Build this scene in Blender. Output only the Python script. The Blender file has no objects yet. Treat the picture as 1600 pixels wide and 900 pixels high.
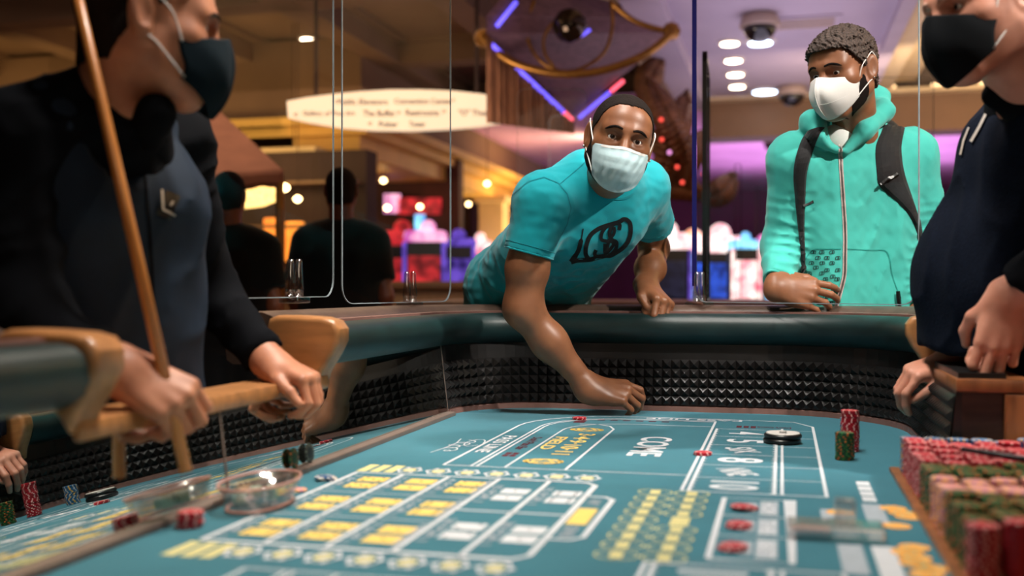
import bpy, bmesh, math, random
import numpy as np
from mathutils import Vector, Matrix
from mathutils.bvhtree import BVHTree

random.seed(7)
SC = bpy.context.scene
COL = SC.collection
PI = math.pi

# ------------------------------------------------------------------ camera
FPX, CX, CY = 1656.0, 800.0, 451.0
FELT = 0.74                       # height of the playing surface above the floor
CAMZ = FELT + 0.36
YAW = math.atan(422 / 1656)
FW = Vector((-math.sin(YAW), math.cos(YAW), 0))
RT = Vector((math.cos(YAW), math.sin(YAW), 0))
UP = Vector((0, 0, 1))
CAMP = Vector((0, 0, CAMZ))
cam = bpy.data.cameras.new('camera'); camo = bpy.data.objects.new('camera', cam)
COL.objects.link(camo); SC.camera = camo
cam.sensor_width = 36; cam.lens = 36 * FPX / 1600; cam.shift_y = 1 / 1600
cam.clip_start = 0.02; cam.clip_end = 200
camo.location = CAMP; camo.rotation_euler = (PI / 2, 0, YAW)
cam.dof.use_dof = True; cam.dof.focus_distance = 2.85; cam.dof.aperture_fstop = 1.8

# ------------------------------------------------------------------ view and world
SC.view_settings.view_transform = 'Standard'; SC.view_settings.look = 'None'
SC.view_settings.gamma = 1; SC.view_settings.use_curve_mapping = False
SC.view_settings.exposure = 0.0
w = bpy.data.worlds.new('world'); SC.world = w; w.use_nodes = True
w.node_tree.nodes['Background'].inputs[0].default_value = (1.0, 0.72, 0.5, 1)
w.node_tree.nodes['Background'].inputs[1].default_value = 0.05

def lamp(kind, name, loc, energy, color, size=0.3, aim=None, spot=None, blend=0.5, sy=None):
    l = bpy.data.lights.new(name, kind); l.energy = energy; l.color = color
    if kind == 'AREA':
        l.size = size
        if sy: l.shape = 'RECTANGLE'; l.size_y = sy
    else: l.shadow_soft_size = size
    if kind == 'SPOT': l.spot_size = spot; l.spot_blend = blend
    o = bpy.data.objects.new(name, l); COL.objects.link(o); o.location = loc
    if aim is not None:
        o.rotation_euler = (Vector(aim) - Vector(loc)).to_track_quat('-Z', 'Y').to_euler()
    return o

# table lamps recessed in the ceiling above the pit, warm white
WARM = (1.0, 0.86, 0.70)
lamp('SPOT', 'table_spot', (-0.30, 1.70, 3.25), 215, (1.0, 0.93, 0.84), 0.16, (-0.35, 2.2, 0.8), 1.35, 0.6)
lamp('SPOT', 'table_spot', (-0.35, 2.80, 3.25), 120, (1.0, 0.92, 0.86), 0.12, (-0.35, 2.75, 0.8), 1.25, 0.6)
lamp('SPOT', 'table_spot', (2.15, 1.75, 3.3), 520, (1.0, 0.93, 0.84), 0.06, (0.30, 3.0, 1.25), 0.80, 0.6)
lamp('SPOT', 'table_spot', (-0.45, 2.45, 3.25), 150, WARM, 0.12, (-1.05, 1.85, 1.15), 0.9, 0.7)
lamp('AREA', 'room_glow', (-4.5, 9.0, 3.35), 50, (1.0, 0.70, 0.42), 5.0, (-4.5, 9.0, 0))
lamp('AREA', 'room_glow', (1.5, -2.5, 3.3), 40, (1.0, 0.78, 0.58), 3.0, (0.2, 1.5, 0.8))  # soft unseen fill added behind the camera

# ------------------------------------------------------------------ helpers
def W(u, v, d):
    """world point seen at pixel (u, v) of the 1600x900 frame at depth d along the optical axis"""
    return CAMP + FW * d + RT * ((u - CX) / FPX * d) + UP * (-(v - CY) / FPX * d)
def CD(r, u, f):
    return (RT * r + UP * u + FW * f).normalized()
def PX(p):
    q = Vector(p) - CAMP; d = q.dot(FW)
    return CX + FPX * q.dot(RT) / d, CY - FPX * q.z / d, d

def tag(o, label=None, cat=None, group=None, kind=None):
    if label: o['label'] = label
    if cat: o['category'] = cat
    if group: o['group'] = group
    if kind: o['kind'] = kind
    return o
def empty(name, loc=(0, 0, 0), rz=0.0, label=None, cat=None, group=None, kind=None):
    o = bpy.data.objects.new(name, None); COL.objects.link(o); o.location = loc; o.rotation_euler = (0, 0, rz)
    o.empty_display_size = 0.05
    return tag(o, label, cat, group, kind)
def link(name, me, m=None, parent=None, smooth=False):
    """link a mesh whose coordinates are world coordinates; keeps its place under a located parent"""
    o = bpy.data.objects.new(name, me); COL.objects.link(o)
    if m is not None:
        for mm in (m if isinstance(m, (list, tuple)) else [m]): me.materials.append(mm)
    if smooth: me.polygons.foreach_set('use_smooth', [True] * len(me.polygons))
    if parent is not None:
        o.parent = parent
        o.matrix_parent_inverse = world_of(parent).inverted()
    return o
def world_of(o):
    m = Matrix.LocRotScale(o.location, o.rotation_euler, o.scale)
    if o.parent: m = world_of(o.parent) @ o.matrix_parent_inverse @ m
    return m
def copy_tree(o, parent=None):
    c = o.copy(); COL.objects.link(c); c.parent = parent
    for ch in list(o.children): copy_tree(ch, c)
    return c

# ------------------------------------------------------------------ materials
def lin(c):
    return tuple(((x / 255) / 12.92 if x / 255 <= .04045 else ((x / 255 + .055) / 1.055) ** 2.4) for x in c)
MATS = {}
def mat(name, rgb, rough=0.6, metal=0.0, var=0.12, vscale=30, bump=0.0, bscale=200, spec=0.5, sheen=0.0, coat=0.0,
        emit=0.0, stretch=None, rgb2=None, sss=0.0):
    """procedural surface: sRGB colour varied by noise, optional fine relief"""
    m = bpy.data.materials.new(name); m.use_nodes = True; MATS[name] = m
    nt = m.node_tree; b = nt.nodes['Principled BSDF']
    c = lin(rgb); tc = nt.nodes.new('ShaderNodeTexCoord'); mp = nt.nodes.new('ShaderNodeMapping')
    nt.links.new(tc.outputs['Object'], mp.inputs[0])
    if stretch: mp.inputs['Scale'].default_value = stretch
    n = nt.nodes.new('ShaderNodeTexNoise'); n.inputs['Scale'].default_value = vscale; n.inputs['Detail'].default_value = 4
    nt.links.new(mp.outputs[0], n.inputs['Vector'])
    r = nt.nodes.new('ShaderNodeValToRGB'); nt.links.new(n.outputs['Fac'], r.inputs[0])
    c2 = lin(rgb2) if rgb2 else tuple(min(1, x * (1 + var)) for x in c)
    r.color_ramp.elements[0].position = .32; r.color_ramp.elements[1].position = .68
    r.color_ramp.elements[0].color = (*[x * (1 - var) for x in c], 1)
    r.color_ramp.elements[1].color = (*c2, 1)
    nt.links.new(r.outputs[0], b.inputs['Base Color'])
    b.inputs['Roughness'].default_value = rough; b.inputs['Metallic'].default_value = metal
    b.inputs['Specular IOR Level'].default_value = spec
    if sheen: b.inputs['Sheen Weight'].default_value = sheen
    if coat: b.inputs['Coat Weight'].default_value = coat; b.inputs['Coat Roughness'].default_value = .15
    if sss:
        b.inputs['Subsurface Weight'].default_value = sss; b.inputs['Subsurface Radius'].default_value = (.012, .005, .003)
        b.inputs['Subsurface Scale'].default_value = .6
    if emit:
        nt.links.new(r.outputs[0], b.inputs['Emission Color']); b.inputs['Emission Strength'].default_value = emit
    if bump:
        n2 = nt.nodes.new('ShaderNodeTexNoise'); n2.inputs['Scale'].default_value = bscale; n2.inputs['Detail'].default_value = 3
        nt.links.new(mp.outputs[0], n2.inputs['Vector'])
        bp = nt.nodes.new('ShaderNodeBump'); bp.inputs['Strength'].default_value = bump; bp.inputs['Distance'].default_value = .002
        nt.links.new(n2.outputs['Fac'], bp.inputs['Height']); nt.links.new(bp.outputs[0], b.inputs['Normal'])
    return m
def glow(name, rgb, strength, var=0.1, vscale=8, rgb2=None):
    m = mat(name, rgb, .5, var=var, vscale=vscale, rgb2=rgb2); b = m.node_tree.nodes['Principled BSDF']
    r = [n for n in m.node_tree.nodes if n.type == 'VALTORGB'][0]
    m.node_tree.links.new(r.outputs[0], b.inputs['Emission Color']); b.inputs['Emission Strength'].default_value = strength
    return m
def clear(name, tint=(1, 1, 1), gloss=.9, ior=1.45, opac=0.0, rough=.02):
    """thin clear acrylic sheet: see-through, with a fresnel reflection"""
    m = bpy.data.materials.new(name); m.use_nodes = True; MATS[name] = m
    nt = m.node_tree; nt.nodes.clear()
    o = nt.nodes.new('ShaderNodeOutputMaterial'); mx = nt.nodes.new('ShaderNodeMixShader')
    t = nt.nodes.new('ShaderNodeBsdfTransparent'); g = nt.nodes.new('ShaderNodeBsdfGlossy'); lw = nt.nodes.new('ShaderNodeLayerWeight'); pw = nt.nodes.new('ShaderNodeMath'); fr = nt.nodes.new('ShaderNodeMath')
    t.inputs[0].default_value = (*tint, 1); g.inputs['Color'].default_value = (gloss, gloss, gloss, 1); g.inputs['Roughness'].default_value = rough
    f0 = ((ior - 1) / (ior + 1)) ** 2 * 1.8
    pw.operation = 'POWER'; pw.inputs[1].default_value = 5; nt.links.new(lw.outputs['Facing'], pw.inputs[0])
    fr.operation = 'MULTIPLY_ADD'; fr.inputs[1].default_value = .10; fr.inputs[2].default_value = f0; nt.links.new(pw.outputs[0], fr.inputs[0])
    nz = nt.nodes.new('ShaderNodeTexNoise'); nz.inputs['Scale'].default_value = 6
    ma = nt.nodes.new('ShaderNodeMath'); ma.operation = 'MULTIPLY_ADD'; ma.inputs[1].default_value = .01; ma.inputs[2].default_value = opac
    nt.links.new(nz.outputs['Fac'], ma.inputs[0])
    ad = nt.nodes.new('ShaderNodeMath'); ad.operation = 'ADD'; ad.use_clamp = True
    nt.links.new(fr.outputs[0], ad.inputs[0]); nt.links.new(ma.outputs[0], ad.inputs[1])
    nt.links.new(ad.outputs[0], mx.inputs[0]); nt.links.new(t.outputs[0], mx.inputs[1]); nt.links.new(g.outputs[0], mx.inputs[2])
    nt.links.new(mx.outputs[0], o.inputs[0]); return m

# ------------------------------------------------------------------ mesh builder
class MB:
    def __init__(s): s.v = []; s.f = []; s.m = []
    def add(s, vs, fs, mi=0):
        b = len(s.v); s.v += [tuple(p) for p in vs]; s.f += [tuple(b + i for i in q) for q in fs]; s.m += [mi] * len(fs); return s
    def box(s, c, size, mi=0, R=None):
        hx, hy, hz = [x / 2 for x in size]; c = Vector(c)
        vs = [Vector((x, y, z)) for x in (-hx, hx) for y in (-hy, hy) for z in (-hz, hz)]
        if R is not None: vs = [R @ p for p in vs]
        return s.add([c + p for p in vs], [(0, 1, 3, 2), (4, 6, 7, 5), (0, 4, 5, 1), (2, 3, 7, 6), (0, 2, 6, 4), (1, 5, 7, 3)], mi)
    def bevbox(s, c, size, b, mi=0, R=None):
        """box with chamfered edges"""
        c = Vector(c); h = [x / 2 for x in size]; bm = bmesh.new()
        bmesh.ops.create_cube(bm, size=1)
        for vv in bm.verts: vv.co = Vector((vv.co.x * size[0], vv.co.y * size[1], vv.co.z * size[2]))
        bmesh.ops.bevel(bm, geom=list(bm.edges), offset=b, segments=2, profile=.6, affect='EDGES')
        bm.verts.index_update()
        vs = [vv.co.copy() for vv in bm.verts]; fs = [[vv.index for vv in f.verts] for f in bm.faces]; bm.free()
        if R is not None: vs = [R @ p for p in vs]
        return s.add([c + p for p in vs], fs, mi)
    def tube(s, pts, r, n=10, mi=0, cap=True, flat=None):
        pts = [Vector(p) for p in pts]; rs = r if isinstance(r, (list, tuple)) else [r] * len(pts)
        base = len(s.v); prev = None
        for i, p in enumerate(pts):
            t = (pts[min(i + 1, len(pts) - 1)] - pts[max(i - 1, 0)]).normalized()
            if prev is None:
                a = t.orthogonal().normalized() if flat is None else (Vector(flat) - t * t.dot(Vector(flat))).normalized()
            else: a = (prev - t * t.dot(prev)).normalized()
            prev = a; b = t.cross(a)
            for k in range(n):
                an = 2 * PI * k / n
                s.v.append(tuple(p + a * math.cos(an) * rs[i] + b * math.sin(an) * rs[i]))
        for i in range(len(pts) - 1):
            for k in range(n):
                k2 = (k + 1) % n
                s.f.append((base + i * n + k, base + i * n + k2, base + (i + 1) * n + k2, base + (i + 1) * n + k)); s.m.append(mi)
        if cap:
            s.f.append(tuple(base + k for k in range(n))[::-1]); s.m.append(mi)
            e = base + (len(pts) - 1) * n; s.f.append(tuple(e + k for k in range(n))); s.m.append(mi)
        return s
    def lathe(s, prof, c=(0, 0, 0), n=24, mi=0, R=None, mis=None):
        """profile [(r, z)] turned round z"""
        c = Vector(c); base = len(s.v)
        for r, z in prof:
            for k in range(n):
                a = 2 * PI * k / n; p = Vector((r * math.cos(a), r * math.sin(a), z))
                s.v.append(tuple(c + (R @ p if R is not None else p)))
        for i in range(len(prof) - 1):
            for k in range(n):
                k2 = (k + 1) % n
                s.f.append((base + i * n + k, base + i * n + k2, base + (i + 1) * n + k2, base + (i + 1) * n + k)); s.m.append(mis[i] if mis else mi)
        s.f.append(tuple(base + k for k in range(n))[::-1]); s.m.append(mis[0] if mis else mi)
        e = base + (len(prof) - 1) * n; s.f.append(tuple(e + k for k in range(n))); s.m.append(mis[-1] if mis else mi)
        return s
    def prism(s, poly, lo, hi, axis='z', mi=0, R=None, c=(0, 0, 0)):
        """extrude a 2-D polygon between lo and hi along an axis"""
        c = Vector(c); n = len(poly)
        def P(a, b, h):
            p = Vector((a, b, h)) if axis == 'z' else (Vector((a, h, b)) if axis == 'y' else Vector((h, a, b)))
            return c + (R @ p if R is not None else p)
        vs = [P(a, b, lo) for a, b in poly] + [P(a, b, hi) for a, b in poly]
        fs = [tuple(range(n))[::-1], tuple(range(n, 2 * n))] + [(i, (i + 1) % n, n + (i + 1) % n, n + i) for i in range(n)]
        return s.add(vs, fs, mi)
    def grid(s, fn, nu, nv, mi=0):
        base = len(s.v)
        for j in range(nv + 1):
            for i in range(nu + 1): s.v.append(tuple(fn(i / nu, j / nv)))
        for j in range(nv):
            for i in range(nu):
                a = base + j * (nu + 1) + i; s.f.append((a, a + 1, a + nu + 2, a + nu + 1)); s.m.append(mi)
        return s
    def mesh(s, name='m'):
        me = bpy.data.meshes.new(name); me.from_pydata(s.v, [], s.f)
        me.polygons.foreach_set('material_index', s.m); me.update()
        bm = bmesh.new(); bm.from_mesh(me); bmesh.ops.recalc_face_normals(bm, faces=bm.faces); bm.to_mesh(me); bm.free()
        return me
    def build(s, name, m, parent=None, smooth=False, angle=None):
        me = s.mesh(name); o = link(name, me, m, parent, smooth or angle is not None)
        if angle is not None: me.set_sharp_from_angle(angle=angle)
        return o

def sweep(path, prof, closed_prof=True, cap=True, mi=0, mb=None):
    """path: [(x, y, nx, ny)] with outward normals; prof: [(w, z)] along the normal and up"""
    mb = mb or MB(); n = len(prof); base = len(mb.v)
    for x, y, nx, ny in path:
        for w_, z in prof: mb.v.append((x + nx * w_, y + ny * w_, z))
    for i in range(len(path) - 1):
        for k in range(n if closed_prof else n - 1):
            k2 = (k + 1) % n
            mb.f.append((base + i * n + k, base + i * n + k2, base + (i + 1) * n + k2, base + (i + 1) * n + k)); mb.m.append(mi)
    if cap and closed_prof:
        mb.f.append(tuple(base + k for k in range(n))); mb.m.append(mi)
        e = base + (len(path) - 1) * n; mb.f.append(tuple(e + k for k in range(n))[::-1]); mb.m.append(mi)
    return mb

# ------------------------------------------------------------------ implicit surfaces (bodies, clothes)
def RC(a, b, ra, rb, k=.02, clip=None): return ('rc', np.array(a, float), np.array(b, float), ra, rb, k, clip)
def EL(c, r, R=None, k=.02, clip=None, sub=False): return ('sub' if sub else 'el', np.array(c, float), np.array(r, float), None if R is None else np.array(R, float), 0, k, clip)
def sdf_prim(p, X, Y, Z):
    if p[0] == 'rc':
        a, b, ra, rb = p[1:5]; ba = b - a; L2 = max(float(ba @ ba), 1e-9)
        px, py, pz = X - a[0], Y - a[1], Z - a[2]
        t = np.clip((px * ba[0] + py * ba[1] + pz * ba[2]) / L2, 0, 1)
        d = np.sqrt((px - t * ba[0]) ** 2 + (py - t * ba[1]) ** 2 + (pz - t * ba[2]) ** 2) - (ra + (rb - ra) * t)
    else:
        c, r, R = p[1], p[2], p[3]
        q = [X - c[0], Y - c[1], Z - c[2]]
        if R is not None: q = [R[0][i] * q[0] + R[1][i] * q[1] + R[2][i] * q[2] for i in range(3)]
        k0 = np.sqrt((q[0] / r[0]) ** 2 + (q[1] / r[1]) ** 2 + (q[2] / r[2]) ** 2)
        k1 = np.sqrt((q[0] / r[0] ** 2) ** 2 + (q[1] / r[1] ** 2) ** 2 + (q[2] / r[2] ** 2) ** 2)
        d = k0 * (k0 - 1) / np.maximum(k1, 1e-6)
    if p[6]:
        for q0, n in p[6]:
            d = np.maximum(d, (X - q0[0]) * n[0] + (Y - q0[1]) * n[1] + (Z - q0[2]) * n[2])
    return d
def smin(a, b, k):
    h = np.maximum(k - np.abs(a - b), 0) / k
    return np.minimum(a, b) - h * h * k * .25
def prim_box(p):
    if p[0] == 'rc':
        r = max(p[3], p[4]); return np.minimum(p[1], p[2]) - r, np.maximum(p[1], p[2]) + r
    r = p[2].max() if p[3] is not None else p[2]; return p[1] - r, p[1] + r
def sdf_field(prims, vox, pad=.03, bounds=None):
    bx = [prim_box(p) for p in prims if p[0] != 'sub']
    lo = np.min([b[0] for b in bx], 0) - pad; hi = np.max([b[1] for b in bx], 0) + pad
    if bounds is not None: lo = np.maximum(lo, bounds[0]); hi = np.minimum(hi, bounds[1])
    n = np.ceil((hi - lo) / vox).astype(int) + 1
    ax = [(lo[i] + vox * np.arange(n[i])).astype(np.float32) for i in range(3)]
    F = np.full(n, .2, np.float32)
    for p in prims:
        a, b = prim_box(p); m = max(p[5] * 1.2, .012) + 2 * vox
        i0 = np.clip(np.floor((a - m - lo) / vox).astype(int), 0, n); i1 = np.clip(np.ceil((b + m - lo) / vox).astype(int) + 1, 0, n)
        if np.any(i1 <= i0): continue
        sl = tuple(slice(i0[i], i1[i]) for i in range(3))
        X, Y, Z = np.meshgrid(ax[0][sl[0]], ax[1][sl[1]], ax[2][sl[2]], indexing='ij', sparse=True)
        d = sdf_prim(p, X, Y, Z).astype(np.float32)
        if p[0] == 'sub': F[sl] = -smin(-F[sl], d, p[5])
        else: F[sl] = smin(F[sl], d, p[5])
    return F, lo, vox, ax
def nets(F, lo, vox):
    """naive surface nets"""
    F = F.copy()
    for a in range(3):
        s = [slice(None)] * 3
        s[a] = 0; F[tuple(s)] = np.maximum(F[tuple(s)], .001); s[a] = -1; F[tuple(s)] = np.maximum(F[tuple(s)], .001)
    S = F < 0; nx, ny, nz = F.shape
    cnt = np.zeros((nx - 1, ny - 1, nz - 1), np.int8)
    offs = [(i, j, k) for i in (0, 1) for j in (0, 1) for k in (0, 1)]
    for i, j, k in offs: cnt += S[i:nx - 1 + i, j:ny - 1 + j, k:nz - 1 + k]
    act = (cnt > 0) & (cnt < 8)
    idx = np.argwhere(act); ids = np.full(act.shape, -1, np.int64); ids[act] = np.arange(len(idx))
    val = {o: F[idx[:, 0] + o[0], idx[:, 1] + o[1], idx[:, 2] + o[2]] for o in offs}
    acc = np.zeros((len(idx), 3)); num = np.zeros(len(idx))
    for a in offs:
        for ax in range(3):
            if a[ax]: continue
            b = list(a); b[ax] = 1; b = tuple(b)
            va, vb = val[a], val[b]; m = (va < 0) != (vb < 0)
            t = np.where(m, va / np.where(m, va - vb, 1), 0)
            p = np.array(a, float)[None, :].repeat(len(idx), 0); p[:, ax] = t
            acc += p * m[:, None]; num += m
    V = lo + (idx + acc / num[:, None]) * vox
    Q = []
    for ax in range(3):
        b, c = (ax + 1) % 3, (ax + 2) % 3
        s0 = [slice(1, -1)] * 3; s1 = [slice(1, -1)] * 3; s0[ax] = slice(0, -1); s1[ax] = slice(1, None)
        A = S[tuple(s0)]; B = S[tuple(s1)]
        e = np.argwhere(A != B)
        if not len(e): continue
        fl = A[e[:, 0], e[:, 1], e[:, 2]]
        g = e.copy(); g[:, b] += 1; g[:, c] += 1
        def cell(db, dc):
            q = g.copy(); q[:, b] -= db; q[:, c] -= dc; return ids[q[:, 0], q[:, 1], q[:, 2]]
        q = np.stack([cell(1, 1), cell(0, 1), cell(0, 0), cell(1, 0)], 1)
        q[~fl] = q[~fl][:, ::-1]
        Q.append(q)
    return V, np.concatenate(Q)
def np_mesh(name, V, Q):
    me = bpy.data.meshes.new(name); n = len(Q)
    me.vertices.add(len(V)); me.vertices.foreach_set('co', np.ascontiguousarray(V, np.float32).ravel())
    me.loops.add(n * 4); me.loops.foreach_set('vertex_index', np.ascontiguousarray(Q, np.int32).ravel())
    me.polygons.add(n); me.polygons.foreach_set('loop_start', np.arange(0, n * 4, 4, dtype=np.int32))
    me.polygons.foreach_set('use_smooth', np.ones(n, bool)); me.update(calc_edges=True); me.validate()
    return me
def relax(V, Q, it=2, lam=.5):
    E = np.concatenate([Q[:, [0, 1]], Q[:, [1, 2]], Q[:, [2, 3]], Q[:, [3, 0]]]); E = np.concatenate([E, E[:, ::-1]])
    cnt = np.bincount(E[:, 0], minlength=len(V))[:, None]
    for _ in range(it):
        s = np.stack([np.bincount(E[:, 0], V[E[:, 1], i], minlength=len(V)) for i in range(3)], 1)
        V = V + lam * (s / np.maximum(cnt, 1) - V)
    return V
def solid(prims, vox, post=None, it=2, bounds=None, pad=.03):
    F, lo, vx, ax = sdf_field(prims, vox, pad, bounds)
    if post is not None:
        X, Y, Z = np.meshgrid(*ax, indexing='ij', sparse=True); F = post(F, X, Y, Z).astype(np.float32)
    V, Q = nets(F, lo, vx)
    return relax(V, Q, it), Q
def merge(parts):
    V = []; Q = []; b = 0
    for v, q in parts: V.append(v); Q.append(q + b); b += len(v)
    return np.concatenate(V), np.concatenate(Q)
def crease(w_): return 1 - 2 * np.sqrt(np.abs(w_) + 1e-4)
def waves(X, Y, Z, seed, freq, n=5):
    """smooth pseudo-noise, roughly -1..1"""
    r = np.random.RandomState(seed); o = 0
    for i in range(n):
        d = r.normal(size=3); d /= np.linalg.norm(d); f = freq * (.6 + .9 * r.rand()); ph = r.rand() * 6.28
        d2 = r.normal(size=3) * freq * .35
        o = o + np.sin((X * d[0] + Y * d[1] + Z * d[2]) * f + ph + 1.4 * np.sin(X * d2[0] + Y * d2[1] + Z * d2[2] + i))
    return o / n * 1.5
def text_mesh(txt, size=1.0):
    cu = bpy.data.curves.new('t', 'FONT'); cu.body = txt; cu.size = size; cu.align_x = 'CENTER'; cu.align_y = 'CENTER'; cu.resolution_u = 3; cu.offset = .018
    o = bpy.data.objects.new('t', cu); COL.objects.link(o)
    dg = bpy.context.evaluated_depsgraph_get(); me = o.to_mesh()
    vs = [v.co.copy() for v in me.vertices]; fs = [tuple(p.vertices) for p in me.polygons]
    o.to_mesh_clear(); bpy.data.objects.remove(o); bpy.data.curves.remove(cu)
    x0, x1 = min(v.x for v in vs), max(v.x for v in vs); y0, y1 = min(v.y for v in vs), max(v.y for v in vs)
    return [((v.x - (x0 + x1) / 2) / (x1 - x0), (v.y - (y0 + y1) / 2) / (y1 - y0)) for v in vs], fs
def smooth_pts(p, n=6):
    p = [Vector(q) for q in p]; out = []
    for i in range(len(p) - 1):
        a, b, c, d = p[max(i - 1, 0)], p[i], p[i + 1], p[min(i + 2, len(p) - 1)]
        for k in range(n):
            t = k / n
            out.append(.5 * ((2 * b) + (c - a) * t + (2 * a - 5 * b + 4 * c - d) * t * t + (3 * b - a - 3 * c + d) * t ** 3))
    return out + [p[-1]]

# ================================================================== the casino hall
CEILM = mat('lavender_plaster', (176, 160, 176), .8, var=.05, vscale=2)
COFFM = mat('tan_plaster', (116, 88, 68), .8, var=.08, vscale=2)
BEAMM = mat('cream_moulding', (206, 182, 148), .7, var=.06, vscale=4)
CARPET = mat('patterned_carpet', (88, 40, 34), .95, var=.3, vscale=3, rgb2=(130, 84, 52), bump=.2)
DARKW = mat('dark_brown_wall', (48, 28, 24), .8, var=.25, vscale=2)
BROWNF = mat('brown_fascia', (116, 84, 60), .6, var=.08, vscale=3)
GOLDM = mat('aged_gold', (150, 104, 48), .35, .8, var=.2, vscale=20)
BRONZE = mat('bronze_leaf', (120, 78, 52), .45, .5, var=.3, vscale=12)
def P3D(u, v, z):
    """point on the level z seen at a pixel"""
    d = (z - CAMZ) * FPX / (CY - v); return W(u, v, d)
def structure(o, label=None): o['kind'] = 'structure'; return o
structure(MB().box((-3, 10, -.03), (26, 44, .06)).build('floor', CARPET))
# ceiling: lavender centre strip above the pit, coffers at the left, cream bay at the right
structure(MB().box((0, 4.5, 3.45), (1.8, 17.2, .1)).build('ceiling', CEILM))
structure(MB().box((-8.6, 8, 4.0), (15.0, 36, .1)).build('ceiling', COFFM))
structure(MB().box((5.6, 4.5, 3.85), (9.0, 17.2, .1)).build('ceiling', BEAMM))
t = 1
for x0, x1, z0, m in ((-1.20, -.90, 3.28, CEILM), (-1.42, -1.16, 3.40, BEAMM), (.90, 1.02, 3.32, CEILM), (1.0, 1.22, 3.40, BEAMM), (1.2, 1.5, 3.52, BEAMM)):
    structure(MB().box(((x0 + x1) / 2, 4.5, (z0 + 3.95) / 2), (x1 - x0, 17.2, 3.95 - z0)).build(f'trim_{t}', m)); t += 1
for x in (-2.9, -4.4, -6.0, -7.6, -9.4):
    structure(MB().box((x, 8, 3.82), (.30, 36, .28)).box((x, 8, 3.93), (.52, 36, .06)).build(f'trim_{t}', COFFM)); t += 1
for y in (3.5, 6.2, 8.9, 11.6, 14.4, 17.4):
    structure(MB().box((-8.2, y, 3.80), (13.6, .30, .24)).box((-8.2, y, 3.93), (13.6, .52, .06)).build(f'trim_{t}', COFFM)); t += 1
# bulkhead across the far end of the pit with its row of small lamps
structure(MB().box((2.2, 13.4, 3.16), (6.3, .5, .44)).build(f'trim_{t}', BROWNF)); t += 1
structure(MB().box((2.2, 13.3, 3.39), (6.5, .75, .05)).build(f'trim_{t}', BEAMM)); t += 1
structure(MB().box((3.9, 13.5, 3.6), (5.4, .4, .44)).build(f'trim_{t}', mat('grey_bulkhead', (92, 78, 72), .7))); t += 1
# hall beyond the bulkhead
PURPLE = mat('violet_ceiling', (196, 150, 200), .8, var=.2, vscale=.8)
structure(MB().box((1.5, 20, 3.55), (16, 13, .1)).build('ceiling', PURPLE))
structure(MB().box((0, 26.5, 1.9), (26, .2, 3.9)).build('wall_back', mat('plum_wall', (110, 60, 100), .8, var=.3, vscale=.6)))
structure(MB().box((9.8, 10, 1.95), (.2, 34, 3.9)).build('wall_right', mat('cream_wall', (196, 166, 120), .8, var=.1)))
structure(MB().box((-15.8, 10, 1.95), (.2, 34, 3.9)).build('wall_left', DARKW))
structure(MB().box((-3, -8, 1.95), (26, .2, 3.9)).build('wall_near', mat('taupe_wall', (128, 100, 80), .8, var=.1)))
# shop front at the left: corner at (-4.6, 11)
COVE = mat('gilded_cove', (214, 168, 88), .55, var=.08, vscale=3)
FX, FY = -4.55, 11.0
for i, (z0, z1, out) in enumerate(((2.60, 2.80, .0), (2.80, 2.90, .14), (2.90, 2.99, .30), (2.99, 3.90, .02))):
    structure(MB().box((FX - 2 + out / 2, FY + 7.5 - out / 2, (z0 + z1) / 2), (4 + out, 15 + out, z1 - z0)).box((FX - 5.5, FY + .4 - out / 2, (z0 + z1) / 2), (9.4, .8 + out, z1 - z0)).build(f'trim_{t}', COVE if i < 3 else COFFM)); t += 1
structure(MB().box((FX - 4.3, FY + 3.2, 1.5), (9.0, .2, 3.0)).build('wall_shop', mat('maroon_wall', (70, 26, 26), .7, var=.4, vscale=1.2)))
structure(MB().box((FX - .6, FY + 10.5, 1.4), (.2, 9.0, 2.6)).build('wall_shop_side', DARKW))
CREAM = mat('cream_stone', (198, 170, 130), .7, var=.06, vscale=4)
for j, (u, d, wd) in enumerate(((772, 17.5, .42), (470, 11.6, .5))):
    p = W(u, 451, d)
    c = empty('column', (p.x, p.y, 0), 0, ['cream square column at the far end of the shop front', 'cream square column by the bar under the gilded cove'][j], 'column')
    MB().bevbox((p.x, p.y, .14), (wd * 1.35, wd * 1.35, .28), .02).build('base', CREAM, c); MB().bevbox((p.x, p.y, 1.40), (wd, wd, 2.26), .02).build('shaft', CREAM, c)
    MB().bevbox((p.x, p.y, 2.56), (wd * 1.3, wd * 1.3, .10), .02).build('capital', CREAM, c)
# hall lights, with unseen fills added for awning, ceiling feature and bulkhead
lamp('AREA', 'cove_light', (FX + 1.3, FY + 5.5, 2.55), 260, (1.0, .70, .28), .5, (FX, FY + 5.5, 3.1), sy=11)
lamp('AREA', 'cove_light', (FX - 4.0, FY - 1.6, 2.40), 75, (1.0, .68, .26), 8, (FX - 4.0, FY, 2.85), sy=.5)
lamp('AREA', 'slot_glow', (0.1, 9.6, 2.3), 36, (.84, .76, 1.0), 1.5, (0.1, 9.8, 4), sy=5)
lamp('AREA', 'slot_glow', (1.2, 19, 1.9), 240, (1.0, .62, 1.0), 5, (1.2, 19, 4))
lamp('AREA', 'bay_light', (3.6, 8, 2.9), 260, (1.0, .78, .48), 3, (3.6, 8.2, 4), sy=7)
lamp('AREA', 'coffer_light', (-5.0, 5.0, 2.9), 26, (1.0, .78, .62), 6, (-5.0, 5.4, 4), sy=9)
lamp('AREA', 'awning_fill', (-3.6, 5.6, 3.7), 45, (1.0, .74, .52), 1.2, (-5.2, 6.9, 2.2))  # unseen light added to brighten the awning
lamp('AREA', 'feature_fill', (-2.1, 6.3, 1.9), 22, (1.0, .80, .66), .8, (-1.7, 7.6, 3.2))  # no lamp stands here; added to lift the dark ceiling feature
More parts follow.
